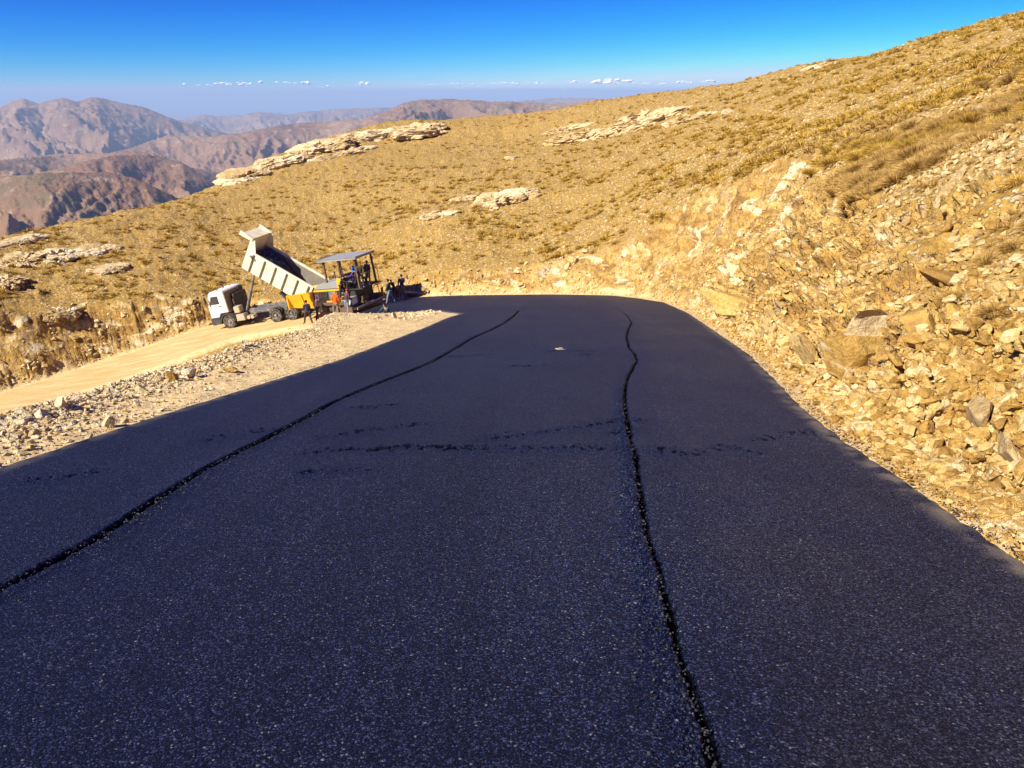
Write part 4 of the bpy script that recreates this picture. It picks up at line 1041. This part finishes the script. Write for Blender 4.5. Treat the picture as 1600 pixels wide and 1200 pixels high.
# loose things on and round the paver
r1_ = root('cool_box', ploc(.55, 1.75, .57), PV_R@frame(0, 0)[:, [1, 0, 2]]*1.0 if False else PV_R, 'white box standing on the near part of the paver screed', 'box')
MB().box(-.24, .24, -.36, .36, 0, .40).build('body', K_WB, r1_, .03); MB().box(-.26, .26, -.38, .38, .41, .50).build('lid', K_GREY, r1_, .02)
q = surv(646, 464.8, 57.2)
r1_ = root('low_dark_box', (q[0], q[1], ground_z(q[0], q[1])), frame(math.radians(-84), 0), 'long low dark box lying at the foot of the bank right of the paver', 'trough')
MB().prism([(-.62, 0), (.62, 0), (.70, .30), (-.66, .28)], -.28, .22).build('low_box_body', K_BRN, r1_, .02)  # plain low brown solid with slanted ends
MB().prism([(-.70, .29), (.74, .31), (.74, .34), (-.70, .32)], -.32, .26).build('low_box_rim', K_GREY, r1_)


# ------------------------------------------------------------------ people
def m_cloth(name, col, var=.3): return m_plain(name, col, .9, var, 6, tuple(min(1, c*1.6+.03) for c in col), .25, .1)
SKIN = m_plain('skin', (.38, .20, .12), .6, .05, 4, (.30, .15, .09), .2)
HAIRM = m_cloth('hair_black', (.018, .014, .012)); SHOE = m_cloth('dusty_shoe_leather', (.10, .075, .05))
def skin_mesh(name, nodes, edges, mat, parent, lev=1, sub=2):
    me = bpy.data.meshes.new(name+'_cage'); me.from_pydata([n_[0] for n_ in nodes], edges, [])
    o = bpy.data.objects.new(name+'_cage', me); C.objects.link(o)
    o.modifiers.new('s', 'SKIN'); sv = me.skin_vertices[0].data
    for i, n_ in enumerate(nodes): r_ = n_[1]; sv[i].radius = (r_, r_) if not isinstance(r_, tuple) else r_; sv[i].use_root = (i == 0)
    o.modifiers.new('u', 'SUBSURF').levels = sub
    dg = bpy.context.evaluated_depsgraph_get(); dg.update()
    m2 = bpy.data.meshes.new_from_object(o.evaluated_get(dg)); m2.name = name
    bpy.data.objects.remove(o); bpy.data.meshes.remove(me)
    m2.materials.clear(); m2.materials.append(mat); m2.polygons.foreach_set('use_smooth', [True]*len(m2.polygons))
    ob = bpy.data.objects.new(name, m2); C.objects.link(ob); ob.parent = parent; return ob

def person(foot, face, H, label, jacket, trousers, pose=None, hood=False, cap=None, hem=.0, group=None, R0=None, hair=True, z_is_seat=False):
    """foot: ground point under the figure; face: azimuth it looks towards; pose: joint angles in degrees"""
    p = dict(lean=4, hl=4, hr=-4, kl=3, kr=3, al=8, ar=-4, el=18, er=18, abl=9, abr=9, spread=6, twist=0, nod=8)
    p.update(pose or {}); k = H/1.75; r_ = math.radians
    up = Vector((0, math.sin(r_(p['lean'])), math.cos(r_(p['lean']))))
    pel = Vector((0, 0, 0)); belly = pel+up*.16; chest = pel+up*.36; sh_ = pel+up*.47; neck = pel+up*.54
    nd = Vector((0, math.sin(r_(p['lean']+p['nod'])), math.cos(r_(p['lean']+p['nod']))))
    head = neck+nd*.12; htop = neck+nd*.23; fwd_h = Vector((0, math.cos(r_(p['lean']+p['nod'])), -math.sin(r_(p['lean']+p['nod']))))
    J = {}
    for s_, c in ((-1, 'l'), (1, 'r')):
        hip = pel+Vector((s_*.10, 0, -.05)); a = r_(p['h'+c]); b_ = a-r_(p['k'+c]); sx = math.sin(r_(p['spread']))*s_
        kn = hip+Vector((sx*.44, math.sin(a)*.44, -math.cos(a)*.44)); an = kn+Vector((sx*.25, math.sin(b_)*.42, -math.cos(b_)*.42))
        ft = an+Vector((s_*.02, math.cos(min(b_, .5))*.05, -.045)); toe = an+Vector((s_*.05, .17, -.055))
        shd = sh_+Vector((s_*.185, 0, -.02)); aa = r_(p['a'+c]+p['lean']*.3); ab = r_(p['ab'+c])
        el = shd+Vector((s_*math.sin(ab)*.29, math.sin(aa)*math.cos(ab)*.29, -math.cos(aa)*math.cos(ab)*.29))
        e2 = aa+r_(p['e'+c]); wr = el+Vector((s_*math.sin(ab)*.05-s_*.03, math.sin(e2)*.25, -math.cos(e2)*.25))
        dirn = (wr-el).normalized(); pm_ = wr+dirn*.06
        J[c] = (hip, kn, an, ft, toe, shd, el, wr, pm_, dirn)
    allz = min(J['l'][3].z, J['r'][3].z)-.035
    off = Vector((0, 0, -allz)) if not z_is_seat else Vector((0, 0, .13))
    def S_(v): return tuple((v+off)*k)
    Rf = np.array([[math.cos(face), math.sin(face), 0], [-math.sin(face), math.cos(face), 0], [0, 0, 1]])
    ro = bpy.data.objects.new('person', None); C.objects.link(ro)
    ro.matrix_world = Matrix([list(Rf[i])+[foot[i]] for i in range(3)]+[[0, 0, 0, 1]]); tag(ro, label, 'person', group)
    # body: one continuous surface with fingers, nose and ears
    n = [(S_(pel), (.135*k, .10*k)), (S_(belly), (.125*k, .095*k)), (S_(chest), (.15*k, .105*k)), (S_(neck), .052*k), (S_(head), (.072*k, .085*k)), (S_(htop), (.066*k, .078*k))]
    e = [(0, 1), (1, 2), (2, 3), (3, 4), (4, 5)]
    nose = head+fwd_h*.105-nd*.005; n.append((S_(nose), .012*k)); e.append((4, len(n)-1))
    for s_, c in ((-1, 'l'), (1, 'r')):
        hip, kn, an, ft, toe, shd, el, wr, pm_, dirn = J[c]; b0 = len(n)
        n += [(S_(hip), .085*k), (S_(kn), .055*k), (S_(an), .038*k), (S_(ft), .036*k), (S_(toe), .028*k)]; e += [(0, b0), (b0, b0+1), (b0+1, b0+2), (b0+2, b0+3), (b0+3, b0+4)]
        b0 = len(n); n += [(S_(shd), .058*k), (S_(el), .040*k), (S_(wr), .026*k), (S_(pm_), (.036*k, .018*k))]; e += [(2, b0), (b0, b0+1), (b0+1, b0+2), (b0+2, b0+3)]
        side = Vector((0, 1, 0)).cross(dirn); side = dirn.cross(Vector((1, 0, 0))).normalized(); curl = Vector((-s_, 0, 0))
        for q, (o_, ln) in enumerate(((-.030, .060), (-.010, .075), (.010, .070), (.030, .055))):
            b1 = len(n); bs = pm_+side*o_+dirn*.03; m1 = bs+dirn*ln*.55+curl*.01; m2_ = m1+dirn*ln*.35+curl*.03
            n += [(S_(bs), .0095*k), (S_(m1), .0085*k), (S_(m2_), .007*k)]; e += [(b0+3, b1), (b1, b1+1), (b1+1, b1+2)]
        b1 = len(n); t0 = wr+dirn*.025+side*.03; n += [(S_(t0), .011*k), (S_(t0+side*.025+dirn*.03), .009*k), (S_(t0+side*.03+dirn*.055), .008*k)]; e += [(b0+2, b1), (b1, b1+1), (b1+1, b1+2)]
    skin_mesh('body', n, e, SKIN, ro)
    n = [(S_(belly), (.155*k, .12*k)), (S_(chest), (.178*k, .13*k)), (S_(neck-up*.03), (.08*k, .075*k)), (S_(pel-up*(.02+hem)), (.155*k, .125*k))]; e = [(0, 1), (1, 2), (0, 3)]
    for c in 'lr':
        _, _, _, _, _, shd, el, wr, _, _ = J[c]; b0 = len(n); n += [(S_(shd), .08*k), (S_(el), .060*k), (S_(wr), .042*k)]; e += [(1, b0), (b0, b0+1), (b0+1, b0+2)]
    if hood: n.append((S_(neck+nd*.13-fwd_h*.015), .115*k)); e.append((2, len(n)-1))
    jk = skin_mesh('jacket', n, e, jacket, ro)
    n = [(S_(pel+up*.03), (.148*k, .115*k))]; e = []
    for c in 'lr':
        hip, kn, an, ft, toe = J[c][:5]; b0 = len(n); n += [(S_(hip), .105*k), (S_(kn), .075*k), (S_(an), .060*k)]; e += [(0, b0), (b0, b0+1), (b0+1, b0+2)]
    skin_mesh('trousers', n, e, trousers, ro)
    for c in 'lr':
        an, ft, toe = J[c][2:5]
        skin_mesh('shoe', [(S_(ft+Vector((0, -.03, .005))), .05*k), (S_((ft+toe)/2), .048*k), (S_(toe), .042*k)], [(0, 1), (1, 2)], SHOE, ro)
    if not hood:
        V, F = ICO[3]; V = V*np.array([.088, .102, .098])*k
        V = V[:, :]; c_ = np.array(S_(head+nd*.045-fwd_h*.018)); V = np.where((V[:, 1:2] > .05*k) & (V[:, 2:3] < .02*k), V*np.array([.8, .55, .9]), V)
        V[:, 2] = np.maximum(V[:, 2], -.07*k)
        ob = add_obj('cap' if cap else 'hair', mesh_from('cap' if cap else 'hair', V+c_, F, cap or HAIRM, True)); ob.parent = ro
    return ro

NAVY = m_cloth('navy_jacket', (.05, .055, .11)); DBRN = m_cloth('brown_trousers', (.075, .05, .04)); ORNG = m_cloth('orange_jacket', (.80, .13, .01))
GRYT = m_cloth('grey_trousers', (.22, .17, .13)); JEAN = m_cloth('faded_jeans', (.22, .27, .33)); MARN = m_cloth('dark_maroon_top', (.11, .055, .08))
BLKJ = m_cloth('black_jacket', (.03, .03, .035)); BLUE = m_cloth('bright_blue_jacket', (.03, .17, .60)); PURP = m_cloth('purple_top', (.10, .05, .28))
OLIV = m_cloth('olive_brown_coat', (.09, .07, .045)); SAGE = m_cloth('sage_trousers', (.24, .26, .17)); CREAMT = m_cloth('pale_trousers', (.45, .38, .28)); REDC = m_cloth('red_cap', (.35, .05, .04))
YELV = m_cloth('yellow_vest', (.75, .45, .02)); TEAL = m_cloth('dark_teal_jacket', (.05, .085, .09))
def on_ground(px, py, zc):
    q = surv(px, py, zc); # slide along the sight line until it meets the surface
    for _ in range(40):
        e_ = q[2]-ground_z(q[0], q[1]); 
        if abs(e_) < .004: break
        q = q*(1+.5*e_/max(2., -q[2]))
    q[2] = ground_z(q[0], q[1]); print('person at', px, py, 'depth', round(float(project(q)[2]), 1)); return q
R = math.radians
person(on_ground(482, 507, 51.5), R(-35), 1.76, 'person in a navy jacket and brown trousers striding past the hopper, leftmost of the crew', NAVY, DBRN, dict(hl=22, hr=-20, kl=8, kr=12, el=40, er=30, lean=6))
person(on_ground(497, 502, 52.3), R(60), 1.78, 'person in dark maroon top and purple cap between leftmost worker and orange jacket', MARN, BLKJ, dict(hl=6, hr=-10, er=60, lean=2), cap=PURP)
person(on_ground(526, 496.5, 51.5), R(8), 1.86, 'person in a long hooded orange jacket and grey trousers facing the paver', ORNG, GRYT, dict(hl=8, hr=-10, el=50, er=50, spread=8), hood=True, hem=.17)
person(on_ground(543, 492, 51.8), R(40), 1.8, 'person in a dark maroon jacket and faded jeans right of the orange jacket', MARN, JEAN, dict(el=60, er=60, lean=8), cap=REDC, hem=.05)
person(on_ground(535, 491.5, 52.3), R(-10), 1.66, 'person in sage green trousers half hidden between orange jacket and faded jeans', OLIV, SAGE, dict(lean=10, el=40), hem=.05)
person(ploc(1.45, 1.55, .95), R(100), 1.72, 'person in black climbing the side of the paver, bent towards the deck', BLKJ, BLKJ, dict(lean=20, hl=30, kl=55, ar=60, al=50, er=30, el=30, hr=0), hem=.03)
person(ploc(.80, .55, 1.53), R(150), 1.72, 'person in a bright blue jacket on the paver deck under the canopy', BLUE, BLKJ, dict(al=30, ar=40, el=50, er=50), cap=BLKJ)
person(ploc(.72, .80, 1.97), R(-80), 1.68, 'person in a purple top sitting on the near seat of the paver', PURP, NAVY, dict(hl=82, hr=78, kl=80, kr=82, al=40, ar=35, el=50, er=50, lean=2), z_is_seat=True)
person(ploc(.10, .95, 1.53), R(170), 1.78, 'person in an olive brown coat standing at the rear edge of the paver deck', OLIV, OLIV, dict(lean=6, al=20, ar=20), hem=.2, cap=OLIV)
person(ploc(.0, .15, 1.53), R(200), 1.7, 'person in dark clothes at the far rear corner of the paver deck', MARN, BLKJ, dict(lean=4))
person(on_ground(610, 474, 54.2), R(-80), 1.74, 'person in a dark teal jacket and pale jeans stepping along the end of the screed', TEAL, JEAN, dict(hl=16, hr=-14, kl=6, kr=12, lean=8, al=12, ar=-6), hem=.08)
person(on_ground(617, 466, 56.6), R(-60), 1.45, 'short person in dark clothes bending behind the worker in pale jeans', BLKJ, OLIV, dict(lean=30, al=50, ar=50, el=20, er=20, hl=12, hr=-6))
pz = on_ground(629, 467.5, 56)
person(pz, R(-30), 1.80, 'tall person in a navy jacket and grey trousers standing rightmost with a shovel', NAVY, GRYT, dict(hl=3, hr=-5, er=95, ar=20, el=15), hem=.1, cap=BLKJ)
sd_ = root('shovel', pz+np.array([.30, -.05, .0]), frame(R(60), 0), 'long-handled shovel held upright by the rightmost tall worker', 'shovel')
MB().cyl((0, 0, .02), (.12, .0, 1.55), .017, n=8).build('shaft', K_WOOD, sd_)
MB().prism([(-.13, 1.50), (.13, 1.50), (.14, 1.72), (.0, 1.86), (-.12, 1.72)], .10, .14, 'x').build('blade', K_BRN, sd_)
ps = on_ground(606, 492.5, 52)
person(ps, R(-150), 1.72, 'seated person in a dark teal jacket on the ground beside two pale rocks', TEAL, NAVY, dict(lean=22, hl=95, hr=88, kl=120, kr=105, al=45, ar=40, el=40, er=35, spread=12, nod=20), z_is_seat=True)
# small pale scrap lying on the fresh mat
q = gnd(875, 549); r1_ = root('scrap', (q[0], q[1], ground_z(q[0], q[1])), frame(R(80), -math.atan(GR)), 'small flat pale scrap lying on the middle lane of the asphalt', 'scrap')
MB().prism([(-.12, -.02), (-.04, -.045), (.06, -.03), (.13, .01), (.05, .035), (-.06, .03)], .003, .022, 'z').build('flat_piece', K_TAN, r1_)
MB().prism([(-.04, -.02), (.05, -.015), (.02, .02), (-.03, .01)], .023, .05, 'z').build('curled_flap', K_TAN, r1_)


# ------------------------------------------------------------------ distant mountains
def ridge_profile(pts, dist, azv):
    a = []; t = []
    for px, py in pts:
        q = surv(px, py, 1.); a.append(math.atan2(q[0], q[1])); t.append(q[2]/math.hypot(q[0], q[1]))
    a = np.array(a); t = np.array(t); k = np.argsort(a)
    return np.interp(azv, a[k], t[k])
maz = np.radians(np.arange(-60, 45, .075)); mr = [150.]
while mr[-1] < 64000: mr.append(mr[-1]*(1.011 if mr[-1] < 2000 else 1.0055 if mr[-1] < 16000 else 1.009))
mr = np.array(mr); MR, MA = np.meshgrid(mr, maz, indexing='ij'); MX = MR*np.sin(MA); MY = MR*np.cos(MA)
Pm = np.stack([MX, MY, np.zeros_like(MX)], -1)
layers = [(2700, .62, [(-500, 300), (-200, 280), (0, 276), (94, 269), (169, 269), (210, 278), (280, 310), (340, 350), (420, 400), (600, 450)]),
          (4000, .55, [(-300, 262), (0, 285), (94, 262), (169, 243), (232, 241), (285, 254), (319, 276), (360, 300), (440, 335), (700, 400)]),
          (5400, .5, [(-300, 255), (0, 250), (94, 240), (169, 239), (206, 236), (240, 240), (300, 262), (500, 300)]),
          (7400, .45, [(-300, 290), (100, 262), (150, 245), (206, 231), (259, 212), (281, 212), (330, 213), (375, 208), (424, 199), (469, 192), (562, 187), (600, 175), (630, 161), (655, 156), (700, 155), (760, 158), (800, 159), (860, 162), (960, 158), (1100, 166), (1500, 190)]),
          (12500, .42, [(-400, 200), (-150, 180), (0, 168), (20, 158), (37, 154), (60, 162), (97, 153), (110, 156), (124, 159), (138, 153), (150, 152), (180, 158), (225, 168), (262, 182), (285, 191), (350, 207), (450, 228), (700, 260)]),
          (21000, .3, [(-200, 200), (225, 196), (285, 187), (319, 179), (345, 182), (375, 180), (405, 175), (450, 179), (487, 174), (525, 170), (600, 168), (700, 167), (800, 159), (860, 153), (930, 154), (1000, 161), (1200, 170)])]
Hm = np.full(MX.shape, -1e9)
for li, (R0, sl, pts) in enumerate(layers):
    prof = ridge_profile(pts, R0, MA)
    wav = 1+.10*perlin(np.stack([MA*9+li*7, MA*0, MA*0], -1))
    Rk = R0*wav
    crest_h = prof*Rk
    dr_ = MR-Rk
    # spurs and gullies running off the crest: noise in (along, across) with warping
    al = MA*R0/(R0*.055); wrp = .9*perlin(np.stack([MX/(R0*.10), MY/(R0*.10), np.full_like(MX, li*3.)], -1))
    g1_ = 1-2*np.abs(perlin(np.stack([al+wrp+li*11, dr_/(R0*.30), np.full_like(al, 1.3*li)], -1)))
    g2_ = 1-2*np.abs(perlin(np.stack([al*2.7+2.2*wrp, dr_/(R0*.11)+5, np.full_like(al, 2.3*li+4)], -1)))
    g3_ = fbm(Pm/(R0*.012)+li, 1, 4, .55, True)
    fall = np.abs(dr_)
    gul = (g1_*.55+g2_*.30+g3_*.28-.35)
    amp_ = np.minimum(fall*.24, R0*.030)
    slope_ = np.where(dr_ < 0, sl*.62, sl*1.1)
    h = crest_h-fall*slope_*(1-.18*sstep(0, R0*.2, fall))+gul*amp_
    h = h+g3_*R0*.0009
    k = np.minimum(R0*.004, 40)
    Hm = np.maximum(Hm, h)
floor_ = -900-sstep(500, 9000, MR)*500+fbm(Pm, 1/2600., 5, .55, True)*150*sstep(400, 3000, MR)
floor_ = np.where(MR > 26000, -1400+fbm(Pm, 1/6000., 4)*90*sstep(26000, 30000, MR), floor_)
Hm = np.maximum(Hm, floor_)
start = -60-(MR-150)*.5
Hm = np.where(MR < 1800, np.minimum(Hm, np.maximum(start, -1e9)), Hm)
start2 = np.where(MR < 1800, np.maximum(start, -860+fbm(Pm, 1/500., 4)*60), -1e9)
Hm = np.where(MR < 1800, np.maximum(Hm, start2), Hm)
Pm[..., 2] = Hm
def m_mount():
    t = NT('far_mountain_rock'); p = t.pos()
    mp = t.n('ShaderNodeMapping', {'Vector': p}); mp.inputs['Scale'].default_value = (.001, .001, .0022)
    a = t.noise(mp, 1.1, 8, .62, .4); b = t.noise(mp, 5.5, 8, .65)
    c = t.ramp(a, [(.3, (.13, .062, .040)), (.45, (.20, .105, .062)), (.58, (.27, .16, .09)), (.72, (.37, .27, .17))])
    c = t.mix(t.ramp(b, [(.38, .6), (.58, 0.)]), c, (.23, .15, .09))
    c = t.mix(t.ramp(t.noise(mp, 11, 7, .7), [(.56, 0.), (.66, .5)]), c, (.50, .42, .31))
    # scrub in the gullies
    c = t.mix(t.ramp(t.noise(mp, 2.6, 6, .6), [(.58, 0.), (.66, .55)]), c, (.10, .10, .05))
    return t.fin(c, .95, t.bump(b, .8, 60), .1)
mt_o = sheet('mountains', Pm, np.ones(MX.shape, bool), [m_mount()], {}, True); tag(mt_o, kind='structure')

# ------------------------------------------------------------------ clouds far beyond the haze
def m_cloud():
    t = NT('cloud_white'); t.fin((.97, .97, .97), 1.0, None, 0)
    tr = t.n('ShaderNodeBsdfTransparent'); mx = t.n('ShaderNodeMixShader')
    dn = t.noise(t.obj(), .0016, 5, .6)
    t.set(mx.inputs[0], t.ramp(dn, [(.34, .05), (.66, .9)])); t.t.links.new(tr.outputs[0], mx.inputs[1]); t.t.links.new(t.b.outputs[0], mx.inputs[2])
    t.t.links.new(mx.outputs[0], t.out.inputs[0]); return t.m
M_CL = m_cloud()
CD = 90000.
def cloud(px, py, w, h, label, group=None, seed=0):
    r = np.random.default_rng(seed); c = surv(px, py, CD); Vs = []; Fs = []; o = 0; W = w/FPX*CD; Hh = h/FPX*CD
    w *= 1.3; W *= 1.3; Hh *= .7; n = max(5, int(w/2.6))
    for k in range(n):
        t_ = (r.random()-.5)*2; env = (1-t_*t_)**.5
        V, F = ICO[3]; R_ = Hh*(.13+.34*r.random()**1.5)*(.4+.6*env)
        V = V*(1+.35*fbm(V*1.3+k+seed, 1.3, 4, .6)[:, None])*np.array([R_*1.9, R_*1.3, R_*.8])
        V = V+np.array([t_*W*.5, r.normal()*W*.1, Hh*(-.35+.75*env*r.random())])
        V[:, 2] = np.maximum(V[:, 2], -Hh*.42)
        Vs.append(V); Fs.append(F+o); o += len(V)
    ob = add_obj('cloud', mesh_from('cloud', np.concatenate(Vs), np.concatenate(Fs), M_CL, True), tuple(c)); tag(ob, label, 'cloud', group)
    ob.visible_shadow = True
cl = [(286, 131, 10, 5, 'small round white cloud farthest left of the row'), (316, 133, 26, 5, 'thin white cloud second from the left of the row'),
      (365, 131, 52, 9, 'widest white cloud of the left group, with a peak in its middle'), (409, 129, 12, 6, 'small white cloud just right of the widest left cloud'),
      (441, 128, 18, 6, 'white oval cloud right of the small one in the left group'), (475, 130, 22, 8, 'white cloud with a flat tail in the left group'),
      (510, 135, 22, 5, 'faint wisp of cloud between two white ones'), (568, 131, 18, 8, 'lone white cloud before the gap in the row'),
      (675, 132, 26, 4, 'thin cloud right of the gap in the row'), (722, 131, 34, 5, 'low white cloud above the brown far mountain'),
      (785, 130, 44, 5, 'long low cloud above the right end of the brown mountain'), (838, 130, 30, 5, 'faint low cloud left of the brightest cloud'),
      (898, 128, 14, 6, 'small bright cloud just left of the brightest one'), (958, 127, 50, 12, 'largest and brightest cloud, near the middle skyline'),
      (1020, 131, 40, 5, 'low thin cloud right of the brightest cloud'), (1068, 128, 28, 5, 'thin cloud near the hillside skyline'), (1105, 127, 30, 6, 'last cloud of the row, touching the hillside skyline')]
for i, (a_, b_, c_, d_, l_) in enumerate(cl): cloud(a_, b_, c_, d_, l_, 'clouds low on the horizon', 40+i)

# ------------------------------------------------------------------ haze
bm_v = []
x0, x1, y0, y1, z0, z1 = -66000, 66000, -66000, 66000, float(Pm[..., 2].min())-2, 150.
me = bpy.data.meshes.new('haze')
me.from_pydata([(x0, y0, z0), (x1, y0, z0), (x1, y1, z0), (x0, y1, z0), (x0, y0, z1), (x1, y0, z1), (x1, y1, z1), (x0, y1, z1)], [],
               [(0, 3, 2, 1), (4, 5, 6, 7), (0, 1, 5, 4), (1, 2, 6, 5), (2, 3, 7, 6), (3, 0, 4, 7)])
t = bpy.data.materials.new('haze_air'); t.use_nodes = True; nt = t.node_tree; nt.nodes.remove(nt.nodes['Principled BSDF'])
pv = nt.nodes.new('ShaderNodeVolumePrincipled'); pv.inputs['Color'].default_value = (.52, .71, 1, 1); pv.inputs['Density'].default_value = 4.8e-5; pv.inputs['Anisotropy'].default_value = 0.0
nt.links.new(pv.outputs[0], nt.nodes['Material Output'].inputs['Volume'])
me.materials.append(t); o = add_obj('haze', me); tag(o, kind='stuff')

# ------------------------------------------------------------------ light, sky, camera
SUN_AZ = math.radians(-126); SUN_EL = math.radians(38)
w = bpy.data.worlds.new('World'); bpy.context.scene.world = w; w.use_nodes = True; nt = w.node_tree
bg = nt.nodes['Background']; sky = nt.nodes.new('ShaderNodeTexSky'); sky.sky_type = 'NISHITA'; sky.sun_disc = False
sky.sun_elevation = SUN_EL; sky.sun_rotation = SUN_AZ % (2*math.pi); sky.altitude = 2900; sky.air_density = 1.0; sky.dust_density = .2; sky.ozone_density = 3.0
# deep, polarised-looking blue: each channel of the sky gets its own contrast
sx = nt.nodes.new('ShaderNodeSeparateColor'); cx = nt.nodes.new('ShaderNodeCombineColor'); nt.links.new(sky.outputs[0], sx.inputs[0])
for k, (ref, pw, mul) in enumerate(((6.6, 5.0, 1.9), (7.4, 2.3, 3.35), (6.6, 1.0, 4.6))):
    n1 = nt.nodes.new('ShaderNodeMath'); n1.operation = 'DIVIDE'; n1.inputs[1].default_value = ref; nt.links.new(sx.outputs[k], n1.inputs[0])
    n2 = nt.nodes.new('ShaderNodeMath'); n2.operation = 'MINIMUM'; n2.inputs[1].default_value = 1.12; nt.links.new(n1.outputs[0], n2.inputs[0])
    n3 = nt.nodes.new('ShaderNodeMath'); n3.operation = 'POWER'; n3.inputs[1].default_value = pw; nt.links.new(n2.outputs[0], n3.inputs[0])
    n4 = nt.nodes.new('ShaderNodeMath'); n4.operation = 'MULTIPLY'; n4.inputs[1].default_value = mul; nt.links.new(n3.outputs[0], n4.inputs[0]); nt.links.new(n4.outputs[0], cx.inputs[k])
nt.links.new(cx.outputs[0], bg.inputs[0]); bg.inputs[1].default_value = .1
sd = np.array([math.sin(SUN_AZ)*math.cos(SUN_EL), math.cos(SUN_AZ)*math.cos(SUN_EL), math.sin(SUN_EL)])
L = bpy.data.lights.new('sun', 'SUN'); L.energy = 4.8; L.angle = math.radians(.53); L.color = (1, .93, .80)
lo = bpy.data.objects.new('sun', L); C.objects.link(lo); lo.rotation_euler = Vector(sd).to_track_quat('Z', 'Y').to_euler()
cam = bpy.data.cameras.new('camera'); co = bpy.data.objects.new('camera', cam); C.objects.link(co)
cam.sensor_width = 36; cam.lens = FPX/1600*36; cam.clip_start = .05; cam.clip_end = 200000
co.location = (0, 0, 0); co.rotation_euler = (math.pi/2-PITCH, 0, 0)
sc = bpy.context.scene; sc.camera = co
sc.view_settings.view_transform = 'Standard'; sc.view_settings.look = 'None'; sc.view_settings.gamma = 1; sc.view_settings.exposure = .95
sc.render.engine = 'CYCLES'
sc.cycles.volume_bounces = 0; sc.cycles.max_bounces = 6; sc.cycles.transparent_max_bounces = 16
